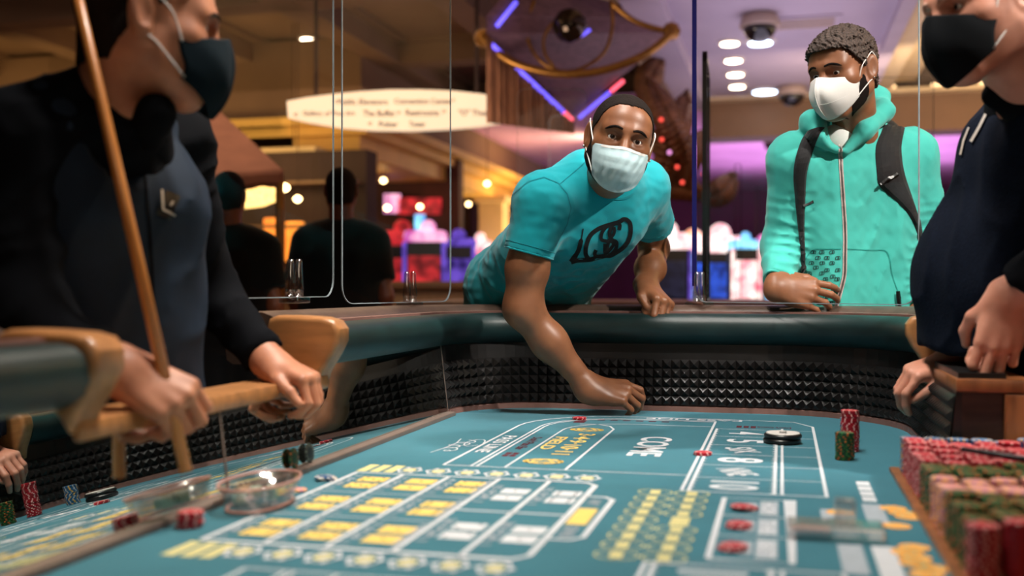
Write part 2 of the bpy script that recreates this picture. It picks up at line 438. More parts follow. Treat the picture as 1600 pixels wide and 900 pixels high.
lamp('AREA', 'bulkhead_fill', (1.6, 10.6, 2.7), 40, (1.0, .78, .54), 3, (1.6, 13.2, 3.2), sy=.4)  # extra unseen wash added on the brown fascia
lamp('AREA', 'bar_light', (FX - 3.6, FY + 1.2, 2.5), 60, (1.0, .55, .25), 3, (FX - 3.6, FY + 2.6, 1.2))

# downlights ------------------------------------------------------------------
BULB = glow('lamp_warm', (255, 232, 200), 14, .02); BULBC = glow('lamp_cool', (205, 226, 255), 9, .02); WHITER = mat('lamp_ring', (214, 204, 196), .4, var=.03)
def downlight(p, r, label, m=BULB, group='recessed downlights'):
    o = empty('downlight', tuple(p), 0, label, 'ceiling light', group)
    MB().lathe([(r * 1.35, -.012), (r * 1.35, 0), (r * 1.0, 0), (r, -.016), (r * 1.15, -.02)], p, 20).build('ring', WHITER, o)
    MB().lathe([(r * .95, -.030), (r * .95, -.0205)], p, 20).build('lens', m, o)
    return o
for i, (u, v) in enumerate(((1140, 65), (1146, 92), (1149, 114), (1152, 133), (1157, 152))):
    downlight(P3D(u, v, 3.40), .085, ['nearest', 'second', 'middle', 'fourth', 'farthest'][i] + ' small downlight of the row in the lavender ceiling strip')
downlight(P3D(1188, 64, 3.40), .11, 'bluish round downlight right behind the large dome camera', BULBC); downlight(P3D(1195, 141, 3.40), .14, 'wide bright downlight near the small dome camera', BULBC)
for i, (u, v) in enumerate(((480, 59), (483, 89), (655, 76), (958, 152), (625, 118))):
    downlight(P3D(u, v, 3.94), .075, ['warm downlight in the coffered ceiling above the hanging sign rod', 'second warm downlight below the first above the sign', 'warm downlight in the coffered ceiling between the glass edges', 'warm downlight beside the leaning man\'s head', 'faint downlight just above the middle of the hanging sign'][i], BULB, 'coffer downlights')
for i, (u, v, d) in enumerate(((458, 259, 11.4), (465, 311, 10.9), (546, 268, 12.2), (575, 275, 12.8), (599, 282, 13.5), (605, 325, 13), (699, 310, 15), (716, 314, 16), (732, 319, 17), (656, 323, 14.5), (761, 287, 15), (340, 247, 8), (408, 282, 9), (445, 293, 9))):
    p = W(u, v, d); o = empty('pendant_lamp', tuple(p), 0, f'small glowing round lamp hanging in the shop front, {["just left of the first glass edge", "low beside the bar column", "right of the double glass edge", "second right of the glass edge", "third right of the glass edge", "low by the red screens", "left of the far column row", "middle of the far row", "last of the far row", "above the purple screen", "under the gilded cove end", "under the awning peak", "under the awning edge", "at the awning corner"][i]}', 'lamp', 'pendant lamps of the shops')
    MB().lathe([(.004, .035), (.03, .02), (.042, 0), (.03, -.02), (.004, -.035)], p, 12).build('bulb', glow(f'pendant_bulb_{i}', (255, 214, 150), 12, .02), o, True)
    MB().tube([p + UP * .035, Vector((p.x, p.y, 3.95 if i < 11 else p.z + .09))], .006, 6).build('cord', DARKW, o)
# dome cameras
DOMEB = mat('dome_black', (12, 10, 12), .12, var=.05, coat=.6); DOMEW = mat('dome_housing', (172, 150, 140), .45, var=.05)
for (u, v, r, lab) in ((1187, 36, .145, 'large black ceiling dome camera above the hooded man'), (1237, 148, .15, 'small black ceiling dome camera left of the hooded man\'s head'), (1203, 220, .10, 'tiny black dome camera in the violet hall behind')):
    p = P3D(u, v - 14, 3.40) if v < 200 else P3D(u, v - 8, 3.50)
    o = empty('dome_camera', tuple(p), 0, lab, 'camera'); r2 = r
    MB().lathe([(r2 * .8, 0), (r2 * 1.05, -.03), (r2 * 1.15, -.09), (r2 * 1.15, -.11)], p, 24).build('housing', DOMEW, o, True)
    MB().lathe([(r2 * .95, -.105), (r2 * .92, -.15), (r2 * .70, -.20), (r2 * .35, -.23), (.003, -.235)], p, 24).build('dome', DOMEB, o, True)
p = P3D(1256, 34, 3.40); o = empty('air_vent', tuple(p), 0, 'square air vent flush in the lavender ceiling strip', 'vent')
MB().box(p - UP * .008, (.62, .42, .014)).build('frame', CEILM, o)
for k in range(5): MB().box(p + Vector((0, -.14 + k * .07, -.018)), (.5, .03, .012)).build('slat', DOMEW, o)
for i in range(9):
    x = -.75 + i * .62; o = empty('strip_lamp', (x, 13.12, 3.42), 0, f'{["first","second","third","fourth","fifth","sixth","seventh","eighth","ninth"][i]} small strip lamp from the left on the brown bulkhead', 'lamp', 'lamps along the bulkhead')
    MB().bevbox((x, 13.05, 3.44), (.34 if i % 2 else .12, .06, .05), .01).build('lens', glow(f'strip_lens_{i}', (255, 214, 160), 2.2, .05), o); MB().box((x, 13.1, 3.42), (.4, .1, .02)).build('base', BROWNF, o)
# hanging direction sign -------------------------------------------------------
sp = [(448, 158), (480, 152), (520, 147), (560, 143), (610, 140), (660, 140), (710, 142), (755, 147), (772, 151), (790, 166), (790, 190), (750, 197), (700, 201), (640, 204), (580, 203), (530, 199), (480, 191), (450, 184)]
SD = 9.0; fr = [W(u, v, SD) for u, v in sp]; bk = [p + FW * .22 + UP * .02 for p in fr]; n = len(sp)
sg = empty('hanging_sign', tuple(W(620, 204, SD)), 0, 'long glowing white direction sign hanging from the coffered ceiling', 'sign')
SIGNW = glow('sign_face', (248, 224, 190), .72, .03, 2)
MB().add(fr + bk, [tuple(range(n)), tuple(range(n, 2 * n))[::-1]] + [(i, n + i, n + (i + 1) % n, (i + 1) % n) for i in range(n)]).build('sign_body', SIGNW, sg)
SIGND = mat('sign_lettering', (120, 92, 66), .7); SIGNK = mat('sign_lettering_dark', (60, 52, 34), .7)
def sign_text(txt, u, v, wpx, hpx, m):
    vs, fs = text_mesh(txt); me = bpy.data.meshes.new('lettering'); me.from_pydata([tuple(W(u + a * wpx, v - b * hpx, SD - .004)) for a, b in vs], [], fs); me.update(); link('lettering', me, m, sg)
SIGN_LINES = [('Public Elevators', 567, 159, 78, 9, 'a'), ('Convention Center', 661, 158, 90, 9, 'a'), ('Gallery of Fine Art', 514, 178, 82, 10, 'a'), ('The Buffet', 592, 177, 50, 10, 'a'), ('Restrooms', 660, 176, 52, 10, 'a'), ('"O" Theatre', 746, 176, 60, 10, 'a'), ('Poker', 607, 194, 30, 9, 'b'), ('Tower', 652, 194, 26, 9, 'b'), ('^', 524, 158, 5, 5, 'a'), ('^', 709, 156, 5, 5, 'a'), ('<', 462, 179, 7, 7, 'a'), ('>', 623, 176, 7, 6, 'a'), ('>', 694, 174, 7, 6, 'a'), ('>', 776, 174, 7, 6, 'a'), ('<', 578, 193, 7, 7, 'a')]
for tx, u, v, wp, hp_, k in SIGN_LINES: sign_text(tx, u, v, wp, hp_, SIGND if k == 'a' else SIGNK)
for u in (494, 745): MB().tube([W(u, 148, SD + .1), W(u, 148, SD + .1) + UP * 1.2], .018, 8).build('rod', DARKW, sg)
# diamond shaped ceiling feature -----------------------------------------------
DM = empty('ceiling_feature', tuple(W(895, 60, 8.2)), 0, 'dark square ceiling feature with gilded hoops and violet light edges', 'ceiling feature')
cor = [W(760, 52, 7.6), W(897, 182, 8.6), W(1052, 52, 9.0), W(850, -60, 8.0)]; PLUM = mat('plum_panel', (104, 72, 82), .5, var=.35, vscale=14, stretch=(1, 1, 6))
MB().add(cor + [c + UP * .12 for c in cor], [(0, 1, 2, 3), (4, 7, 6, 5)] + [(i, 4 + i, 4 + (i + 1) % 4, (i + 1) % 4) for i in range(4)]).build('panel', PLUM, DM)
VIO = glow('violet_led', (96, 84, 230), 2.0, .15, 3); ROSEL = glow('rose_led', (255, 90, 110), 2.0, .1)
for a, b, m in ((cor[0].lerp(cor[1], .06), cor[0].lerp(cor[1], .18), VIO), (cor[0].lerp(cor[1], .30), cor[0].lerp(cor[1], .86), VIO), (cor[0].lerp(cor[1], .86), cor[0].lerp(cor[1], .97), ROSEL), (cor[1].lerp(cor[2], .05), cor[1].lerp(cor[2], .34), VIO), (cor[1].lerp(cor[2], .36), cor[1].lerp(cor[2], .48), ROSEL), (cor[3].lerp(cor[0], .50), cor[3].lerp(cor[0], .82), VIO)):
    MB().tube([a - UP * .05 - FW * .03, b - UP * .05 - FW * .03], .017, 8).build('light_edge', m, DM, True)
cc = W(893, 38, 7.9)
def px_tube(pts, d, r, m, name, parent, n=6): return MB().tube(smooth_pts([W(u, v, d) for u, v in pts], n), r, 8).build(name, m, parent, True)
px_tube([(748, 55), (790, 92), (840, 110), (890, 116), (950, 108), (1010, 84), (1052, 50)], 7.7, .030, GOLDM, 'hoop', DM)
px_tube([(955, 5), (990, 32), (1030, 46), (1052, 48)], 7.9, .022, GOLDM, 'hoop', DM)
px_tube([(835, 0), (822, 40), (830, 75), (850, 100), (882, 112), (915, 104), (945, 80), (957, 40), (955, 0)], 7.9, .014, GOLDM, 'hoop', DM)
px_tube([(878, 28), (862, 38), (850, 60), (852, 85), (866, 105)], 7.9, .012, GOLDM, 'hoop', DM); px_tube([(922, 46), (908, 56), (900, 57)], 7.8, .012, VIO, 'hoop', DM)
MB().lathe([(.003, .13), (.08, .10), (.12, .04), (.13, 0), (.12, -.04), (.08, -.10), (.003, -.13)], W(890, 40, 7.8), 20).build('globe', mat('smoky_globe', (70, 60, 50), .08, .9, var=.4, vscale=30), DM, True)
for u, v in ((755, 60), (1049, 49)): MB().lathe([(.003, .07), (.05, .05), (.07, 0), (.05, -.05), (.003, -.07)], W(u, v, 7.75), 14).build('knuckle', GOLDM, DM, True)
FR = mat('brown_fringe', (128, 84, 58), .9, var=.4, vscale=60, stretch=(1, 1, .1))
a, b = cor[0] - UP * .02, cor[1] - UP * .02
def drape(s, tt):
    p = a.lerp(b, s); dr = .62 - .50 * s
    return p + Vector((0, .02 * math.sin(s * 90), 0)) - UP * dr * tt + FW * .02 * math.sin(s * 130)
MB().grid(drape, 120, 4).build('fringe', FR, DM, True).modifiers.new('t', 'SOLIDIFY').thickness = .012
# bronze leaf ornament right of the leaning man ---------------------------------
OR = empty('leaf_ornament', tuple(W(1060, 230, 9.5)), 0, 'bronze leaf ceiling ornament with small red lamps behind the glass edge', 'ornament')
def leaf(p0, p1, p2, d, wd, m=BRONZE):
    q = smooth_pts([W(*p0, d), W(*p1, d - .25), W(*p2, d)], 10); mb = MB(); rows_ = []
    for i, p in enumerate(q):
        tn = (q[min(i + 1, len(q) - 1)] - q[max(i - 1, 0)]).normalized(); n_ = tn.cross(FW).normalized(); k = wd * math.sin(PI * (i + .3) / (len(q) - .4))
        rows_.append((p + n_ * k, p - FW * k * .4, p - n_ * k))
    for i in range(len(rows_) - 1):
        for j in range(2): mb.add([rows_[i][j], rows_[i][j + 1], rows_[i + 1][j + 1], rows_[i + 1][j]], [(0, 1, 2, 3)])
    o = mb.build('leaf', m, OR, True); o.modifiers.new('t', 'SOLIDIFY').thickness = .012
for k, L in enumerate((((1010, 120), (1040, 180), (1075, 260)), ((1075, 140), (1055, 210), (1020, 300)), ((1000, 200), (1045, 230), (1085, 240)), ((1110, 200), (1075, 250), (1060, 310)), ((1000, 300), (1050, 290), (1110, 310)), ((1090, 310), (1125, 300), (1150, 270)), ((1035, 90), (1015, 120), (1005, 170)))): leaf(*L, 9.2 + .15 * k, .13)
for k, (u, v) in enumerate(((1033, 187), (1034, 218), (1058, 261), (1066, 285), (1100, 272), (1012, 205), (1046, 238))):
    MB().lathe([(.003, .019), (.014, .013), (.020, 0), (.014, -.013), (.003, -.019)], W(u, v, 8.9), 12).build('lamp', glow(f'ornament_lamp_{k}', (255, 84, 70) if k < 5 else (230, 150, 220), 1.3, .02), OR, True)
# awning ---------------------------------------------------------------------
AW = empty('awning', tuple(W(330, 280, 7.2)), 0, 'salmon brown fabric awning over the bar at the left', 'awning')
AWM = mat('salmon_canvas', (150, 98, 78), .85, var=.12, vscale=6, bump=.2)
A = [W(130, 285, 6.2), W(440, 264, 7.0), W(420, 264, 9.2), W(120, 275, 9.0), W(262, 150, 7.6), W(318, 150, 8.2)]
MB().add(A, [(0, 1, 5, 4), (1, 2, 5), (2, 3, 4, 5), (3, 0, 4)]).build('canopy', AWM, AW).modifiers.new('t', 'SOLIDIFY').thickness = .02
def val(s, tt):
    q = [A[3], A[0], A[1], A[2]]; f = s * 3; i = min(int(f), 2); p = q[i].lerp(q[i + 1], f - i)
    return p - UP * tt * (.10 + .02 * abs(math.sin(s * 60)))
MB().grid(val, 90, 3).build('valance', AWM, AW, True).modifiers.new('t', 'SOLIDIFY').thickness = .015
for u, d in ((437, 7.0), (150, 6.4)): q = W(u, 285, d); MB().tube([q, Vector((q.x, q.y, 0))], .03, 8).build('post', GOLDM, AW)
CHD = empty('chandelier', tuple(W(385, 318, 8.6)), 0, 'glowing crystal chandelier under the awning', 'chandelier')
CRY = glow('crystal_glow', (255, 190, 110), 3.0, .3, 40); q = W(383, 306, 8.6)
MB().lathe([(.05, .22), (.22, .10), (.27, .02), (.27, -.03), (.15, -.08), (.02, -.10)], q, 20).build('crystals', CRY, CHD, True); MB().tube([q + UP * .2, q + UP * .5], .012, 6).build('chain', GOLDM, CHD)
# bar under the awning and cove
BAR = empty('bar_counter', tuple(Vector((*W(470, 451, 10.4).xy, 0))), 0, 'pale fronted bar counter behind the two people in black', 'bar')
q = W(440, 451, 10.3); MB().bevbox((q.x, q.y, .55), (4.6, .7, 1.1), .03).build('front', mat('pale_bar_front', (168, 134, 104), .6, var=.1), BAR); MB().bevbox((q.x, q.y, 1.13), (4.8, .9, .07), .02).build('top', BROWNF, BAR)
q = W(445, 345, 11.3); BB = empty('back_bar', tuple(Vector((q.x, q.y, 0))), 0, 'lit back bar cabinet with amber glow under the gilded cove', 'cabinet')
MB().box((q.x, q.y + .1, 1.35), (1.9, .3, 2.4)).build('carcass', DARKW, BB)
AMB = glow('amber_panel', (255, 140, 50), 1.4, .3, 6)
for k, (u, v) in enumerate(((428, 372), (462, 378))):
    r = W(u, v, 11.1); MB().bevbox((r.x, r.y - .02, r.z), (.20, .06, .42), .02).build('lit_niche', AMB, BB)
for z in (1.3, 1.75, 2.2): MB().box((q.x, q.y - .12, z), (1.8, .3, .03)).build('shelf', BROWNF, BB)
# slot machines ---------------------------------------------------------------
SLOTB = mat('slot_body', (22, 20, 26), .4, var=.2)
def slot(u, d, wd, top, cols, label, sign=None):
    p = W(u, 451, d); o = empty('slot_machine', (p.x, p.y, 0), YAW, label, 'slot machine', 'slot machines in the hall'); R = Matrix.Rotation(YAW, 3, 'Z'); b0 = Vector((p.x, p.y, 0))
    def B(n_, c, s, m, bv_=.02, par=o): return MB().bevbox(b0 + R @ Vector(c), s, bv_, 0, R).build(n_, m, par)
    B('cabinet', (0, 0, .45), (wd, .6, .9), SLOTB); B('button_deck', (0, -.36, .92), (wd, .3, .08), SLOTB)
    B('upper_cabinet', (0, .1, 1.25), (wd, .4, .75), SLOTB)
    B('screen', (0, -.115, 1.22), (wd * .82, .03, .5), cols[0], .01); B('lower_screen', (0, -.31, .62), (wd * .75, .03, .4), cols[1], .01)
    s_ = B('topper', (0, .1, 1.62 + top * .32), (wd * 1.12, .3, top * .66), cols[2], min(.13, top * .28)); MB().lathe([(.01, -.06), (wd * .17, -.05), (wd * .20, 0), (wd * .17, .05), (.01, .06)], b0 + R @ Vector((wd * .08, .06, 1.66 + top * .62)), 20, 0, R @ Matrix.Rotation(PI / 2, 3, 'X')).build('crest', cols[4 if len(cols) > 4 else 2], o, True)
    for q in (-1, 1): B('light_bar', (q * wd * .5, -.13, 1.2), (.05, .05, .85), cols[3], .02)
    return o
def G(n_, c, s, c2=None): return MATS.get(n_) or glow(n_, c, s, .35, 7, c2)
wht, blu, cyn, pnk, red, vio, grn, ylw = G('slot_white', (250, 120, 150), 1.7, (255, 246, 238)), G('slot_blue', (12, 22, 90), 1.0, (50, 100, 240)), G('slot_cyan', (40, 110, 240), 1.8, (150, 232, 255)), G('slot_pink', (200, 60, 180), 1.3, (255, 190, 220)), G('slot_red', (90, 8, 24), .7, (230, 50, 60)), G('slot_violet', (34, 20, 110), .8, (120, 90, 230)), G('slot_green', (60, 200, 140), 1.0), G('slot_amber', (255, 150, 90), 1.8, (255, 240, 210))
drk = mat('slot_dim_screen', (30, 34, 60), .3, var=.6, vscale=9, emit=.4)
for k, (u, d, wd, top, cc_, lab) in enumerate((
        (1040, 14.2, .62, .36, (drk, drk, wht, vio), 'slot machine with white topper right behind the leaning man\'s shoulder'),
        (1078, 17.4, .78, .44, (drk, drk, ylw, blu), 'slot machine with amber topper behind the blue glass edge'),
        (1120, 15.6, .80, .40, (blu, cyn, wht, cyn), 'slot machine with broad white topper and cyan bars'),
        (1163, 14.0, .35, .20, (wht, blu, cyn, wht), 'narrow slot machine outlined in white light'),
        (1190, 17.5, .60, .35, (grn, wht, pnk, ylw), 'slot machine with green screen and pink topper'),
        (1230, 15.2, .62, .40, (grn, wht, wht, cyn), 'slot machine with white topper beside the mint sleeve'),
        (622, 13.0, .55, .30, (red, red, red, red), 'slot machine glowing red in the shop front'),
        (664, 12.0, .44, .22, (red, pnk, pnk, vio), 'slot machine with pink topper beside the red one'),
        (712, 13.2, .46, .16, (vio, blu, vio, vio), 'slot machine glowing violet in the shop front'),
        (747, 16.8, .42, .40, (wht, pnk, wht, wht), 'bright white slot machine left of the leaning man\'s back'),
        (588, 17.5, .55, .30, (drk, red, drk, red), 'dim slot machine behind the person in black'),
        (1500, 12.2, .9, .5, (ylw, wht, ylw, ylw), 'amber lit slot machine between hooded man and dealer'))):
    slot(u, d, wd, top, cc_, lab)
for k, (u, v, w_, h_, m, lab) in enumerate(((655, 322, 70, 26, red, 'red wall screen above the slot machines'), (613, 318, 26, 30, pnk, 'small rosy wall screen left of the red one'), (656, 348, 16, 26, cyn, 'small bluish wall screen below the red one'))):
    p = W(u, v, 14.8); o = empty('wall_screen', tuple(p), YAW, lab, 'screen'); R = Matrix.Rotation(YAW, 3, 'Z'); s_ = 14.8 / FPX
    MB().bevbox(p, (w_ * s_, .06, h_ * s_), .01, 0, R).build('panel', m, o); MB().box(p + FW * .05, (w_ * s_ * 1.06, .05, h_ * s_ * 1.1), 0, R).build('frame', SLOTB, o)
# neighbouring table behind the leaning man
NT = empty('second_table', tuple(Vector((*W(1010, 451, 5.6).xy, 0))), 0, 'second gaming table with tan padded top behind the leaning man', 'gaming table')
q = W(1000, 451, 5.7); TANP = mat('tan_padding', (150, 116, 96), .5, var=.12)
MB().bevbox((q.x + .3, q.y + .25, .99), (3.2, 1.1, .09), .04).build('padded_top', TANP, NT); MB().bevbox((q.x + .3, q.y + .25, .80), (3.0, .95, .3), .03).build('apron', DARKW, NT)
for sx in (-1.2, 1.2): MB().bevbox((q.x + .3 + sx, q.y + .25, .33), (.3, .6, .66), .03).build('leg', DARKW, NT)
# ================================================================== materials
LEATHER = mat('green_leather', (14, 38, 38), .46, var=.25, vscale=14, bump=.12, bscale=260, spec=.6)
BROWNL = mat('brown_leather', (84, 66, 56), .38, var=.18, vscale=30, bump=.15, bscale=300)
RUBBER = mat('black_rubber', (21, 19, 19), .33, var=.2, vscale=40, bump=.05, bscale=300, spec=.55)
TANSTRIP = mat('tan_strip', (122, 88, 80), .5, var=.12, vscale=24)
GREYSTRIP = mat('grey_strip', (112, 96, 88), .45, var=.1, vscale=24)
WOOD = mat('maple_wood', (178, 122, 74), .38, var=.22, vscale=7, stretch=(1, 6, 6), bump=.04, coat=.2)
WOODD = mat('oak_wood', (142, 86, 48), .42, var=.3, vscale=9, stretch=(5, 5, 1), bump=.05, coat=.15)
WOODG = mat('dark_panel_wood', (70, 46, 36), .5, var=.3, vscale=10, stretch=(1, 1, 7))
FELTM = mat('teal_felt', (56, 116, 131), .92, var=.06, vscale=9, bump=.25, bscale=900, spec=.15, sheen=.15)
PWHITE = mat('white_print', (208, 212, 216), .9, var=.04, vscale=60, spec=.2)
PGREY = mat('grey_print', (168, 178, 186), .9, var=.06, vscale=60, spec=.2)
PGOLD = mat('gold_print', (238, 204, 112), .9, var=.06, vscale=60, spec=.2)
PPALE = mat('pale_gold_print', (214, 206, 146), .9, var=.06, vscale=60, spec=.2)
PRED = mat('maroon_print', (92, 44, 54), .9, var=.08, vscale=60, spec=.2)
PDARK = mat('dark_print', (40, 66, 74), .9, var=.05, spec=.2)
PORANGE = mat('orange_print', (250, 176, 84), .9, var=.05, spec=.2)
MIRROR = mat('mirror_glass', (214, 218, 214), .012, 1.0, var=.01)
ACRY = clear('clear_acrylic', (.985, .99, .985), .6, 1.22)
ACRYE = mat('acrylic_edge', (150, 162, 168), .25, var=.1, spec=.8)
BLACKP = mat('black_plastic', (14, 14, 15), .35, var=.1)
WHITEP = mat('white_plastic', (232, 228, 222), .4, var=.03)

# ================================================================== craps table
XL, XR, YF, YN = -.92, .31, 3.13, .17
YC = 1.65
LEAN = math.tan(math.radians(6.9))
def arc(cx, cy, r, a0, a1, n):
    return [(cx + r * math.cos(a0 + (a1 - a0) * i / n), cy + r * math.sin(a0 + (a1 - a0) * i / n),
             math.cos(a0 + (a1 - a0) * i / n), math.sin(a0 + (a1 - a0) * i / n)) for i in range(n + 1)]
def upath(yr, yl, near=False, n=14):
    """inner outline of one end of the table: right wall from yr, end wall, left wall down to yl"""
    p = [(XR, yr, 1, 0)] + arc(XR - .35, YF - .35, .35, 0, PI / 2, n) + arc(XL + .25, YF - .25, .25, PI / 2, PI, n)
    if yl < YF - .25 - .001: p.append((XL, yl, -1, 0))
    if near: p = [(x, 2 * YC - y, nx, -ny) for x, y, nx, ny in p]
    return p
def sub_path(p, step):
    """resample an outline at even spacing"""
    q = [Vector((a[0], a[1])) for a in p]; L = [0]
    for i in range(1, len(q)): L.append(L[-1] + (q[i] - q[i - 1]).length)
    n = max(2, round(L[-1] / step)); out = []
    j = 0
    for i in range(n + 1):
        s = L[-1] * i / n
        while j < len(q) - 2 and L[j + 1] < s: j += 1
        t = (s - L[j]) / max(L[j + 1] - L[j], 1e-9)
        a, b = p[j], p[j + 1]; nn = Vector((a[2] + (b[2] - a[2]) * t, a[3] + (b[3] - a[3]) * t)).normalized()
        out.append((a[0] + (b[0] - a[0]) * t, a[1] + (b[1] - a[1]) * t, nn.x, nn.y))
    return out

TABLE = empty('craps_table', (XL / 2 + XR / 2, YC, 0), 0, 'long casino craps table with teal printed felt and padded dark green rail', 'gaming table')
def lz(prof): return [(w_, z + FELT) for w_, z in prof]

# felt bed
outline = [(x, y) for x, y, _, _ in upath(1.0 + YC, YC)] + [(x, y) for x, y, _, _ in reversed(upath(1.0 + YC, YC, True))]
outline = [(x, y) for x, y, _, _ in upath(2.22, 1.66)] + [(x, y) for x, y, _, _ in reversed(upath(2.22, 1.66, True))]
MB().prism(outline, FELT - .03, FELT).build('felt', FELTM, TABLE)

RAILP = lz([(.026, .196), (.010, .203), (-.006, .216), (-.016, .236), (-.017, .256), (-.010, .272), (.004, .282), (.028, .287), (.052, .286), (.060, .276), (.062, .2)])
ARMP = lz([(.062, .196), (.064, .270), (.118, .270), (.128, .288), (.142, .301), (.165, .309), (.205, .310), (.235, .302), (.252, .284), (.256, .250), (.250, .205), (.235, .196)])
TRIMP = lz([(.050, .284), (.050, .292), (.064, .293), (.068, .290), (.068, .270), (.056, .272)])
WALLP = lz([(0, -.05), (.196 * LEAN, .196), (.11, .196), (.11, -.05)])
BASEP = lz([(-.004, 0), (-.003, .014), (.004, .016), (.004, 0)])
for near in (False, True):
    full = upath(2.22, 2.88, near); rail = upath(2.70, 2.08 if not near else 2 * YC - 1.27, near)
    sweep(full, WALLP).build('end_wall', RUBBER, TABLE)
    sweep(full, BASEP).build('base_strip', TANSTRIP, TABLE)
    sweep(rail, RAILP).build('rail_pad', LEATHER, TABLE, angle=.7)
    sweep(rail, ARMP).build('armrest', BROWNL, TABLE, angle=.7)
    sweep(rail, TRIMP).build('rail_trim', TANSTRIP, TABLE)
    # rows of moulded pyramids
    rp = sub_path(full, .0268)
    for row in range(5):
        z0 = .0175 + row * .0268; z1 = z0 + .0268; mb = MB(); zm = (z0 + z1) / 2
        for i in range(len(rp) - 1):
            a, b = rp[i], rp[i + 1]; m_ = [(a[k] + b[k]) / 2 for k in range(4)]
            def P(q, z, o): return (q[0] + q[2] * (z * LEAN - .001 - o), q[1] + q[3] * (z * LEAN - .001 - o), FELT + z)
            mb.add([P(a, z0, 0), P(b, z0, 0), P(b, z1, 0), P(a, z1, 0), P(m_, zm, .0135)], [(0, 1, 4), (1, 2, 4), (2, 3, 4), (3, 0, 4)])
        mb.build('pyramid_row', RUBBER, TABLE)

# left wall: lower apron behind the mirror, ledge in the stickman's gap, wooden rail ends
def lean_prism(poly, th, name, m, x0=XL):
    """polygon given as (y, h) on the leaning left wall, thickness th away from the table"""
    mb = MB(); n = len(poly)
    f = [(x0 - h * LEAN, y, FELT + h) for y, h in poly]; b = [(x - th, y, z) for x, y, z in f]
    mb.add(f + b, [tuple(range(n)), tuple(range(n, 2 * n))[::-1]] + [(i, n + i, n + (i + 1) % n, (i + 1) % n) for i in range(n)])
    return mb.build(name, m, TABLE)
GAP0, GAP1 = 1.27, 2.08
MY0 = 2 * YC - 2.88
lean_prism([(MY0, -.05), (2.88, -.05), (2.88, .196), (GAP1, .196), (GAP1, .146), (GAP0, .146), (GAP0, .196), (MY0, .196)], .08, 'side_wall', RUBBER, XL - .005)
lean_prism([(1.6455, .006), (2.878, .006), (2.878, .2), (GAP1, .2), (GAP1, .148), (1.6455, .148)], .004, 'mirror', MIRROR)
lean_prism([(MY0, .006), (1.6405, .006), (1.6405, .148), (GAP0, .148), (GAP0, .2), (MY0, .2)], .004, 'mirror', MIRROR)
lean_prism([(1.6405, .004), (1.6455, .004), (1.6455, .147), (1.6405, .147)], .005, 'mirror_joint', GREYSTRIP, XL + .001)
lean_prism([(2.8785, .004), (2.884, .004), (2.884, .204), (2.8785, .204)], .005, 'mirror_edge', GREYSTRIP, XL + .001)
MB().bevbox((XL + .010, (MY0 + 2.88) / 2, FELT + .0045), (.024, 2.88 - MY0, .013), .003).build('mirror_strip', GREYSTRIP, TABLE)
MB().bevbox((XL - .062, (GAP0 + GAP1) / 2, FELT + .163), (.10, GAP1 - GAP0 + .02, .030), .008).build('wooden_ledge', WOOD, TABLE, angle=.6)
# rails left of the near corner and the carved wooden rail ends
CAPP = [(.03, .130), (.012, .185), (-.012, .222), (-.026, .250), (-.026, .276), (-.014, .293), (.012, .300), (.06, .303), (.115, .304), (.134, .296), (.142, .27), (.140, .2), (.125, .15), (.10, .120), (.06, .115)]
def rail_cap(x0, sx, y0, y1, m=WOOD):
    bm = bmesh.new(); ring = []
    for y in (y0, y1): ring.append([bm.verts.new((x0 + sx * w_, y, FELT + z)) for w_, z in CAPP])
    n = len(CAPP); f0 = bm.faces.new(ring[0]); f1 = bm.faces.new(ring[1][::-1])
    for i in range(n): bm.faces.new((ring[0][i], ring[0][(i + 1) % n], ring[1][(i + 1) % n], ring[1][i]))
    bmesh.ops.recalc_face_normals(bm, faces=bm.faces)
    ed = [e for e in bm.edges if len(e.link_faces) == 2 and (f0 in e.link_faces or f1 in e.link_faces)]
    bmesh.ops.bevel(bm, geom=ed, offset=.012, segments=4, profile=.5, affect='EDGES')
    me = bpy.data.meshes.new('rail_end'); bm.to_mesh(me); bm.free()
    o = link('rail_end', me, m, TABLE, True); me.set_sharp_from_angle(angle=.6); return o
rail_cap(XL, -1, GAP1 - .035, GAP1 + .03)
rail_cap(XL, -1, GAP0 - .03, GAP0 + .045)
rail_cap(XR, 1, 2.650, 2.70); rail_cap(XR, 1, 2 * YC - 2.70, 2 * YC - 2.650)
# dealers' side: ledges, recess for the chip bank
RX1 = .66
for s in (1, -1):
    yy = lambda y: YC + s * (y - YC)
    MB().bevbox(((XR + .017 + .47) / 2, yy((2.205 + 2.68) / 2), FELT + .172), (.47 - XR - .017, .475, .026), .006).build('dealer_ledge', WOODD, TABLE, angle=.6)
    MB().box(((XR + RX1) / 2 + .02, yy(2.235), FELT + .075), (RX1 - XR - .02, .03, .165)).build('recess_side', WOODG, TABLE)
    MB().bevbox((.449, yy(2.2145), FELT + .092), (.068, .016, .13), .003).build('side_post', WOODD, TABLE)
MB().box((RX1 + .015, YC, FELT + .05), (.03, 1.17, .22)).build('recess_back', WOODG, TABLE)
MB().bevbox((RX1 + .02, YC, FELT + .173), (.12, 1.10, .026), .006).build('dealer_ledge', WOODD, TABLE, angle=.6)
TRAY = MB().bevbox(((.205 + RX1) / 2, YC, FELT + .003), (RX1 - .205, 1.13, .010), .002).build('bank_tray', WOODD, TABLE)
MB().box(((.32 + RX1) / 2, YC, FELT - .02), (RX1 - .32, 1.14, .03)).build('recess_floor', WOODG, TABLE)
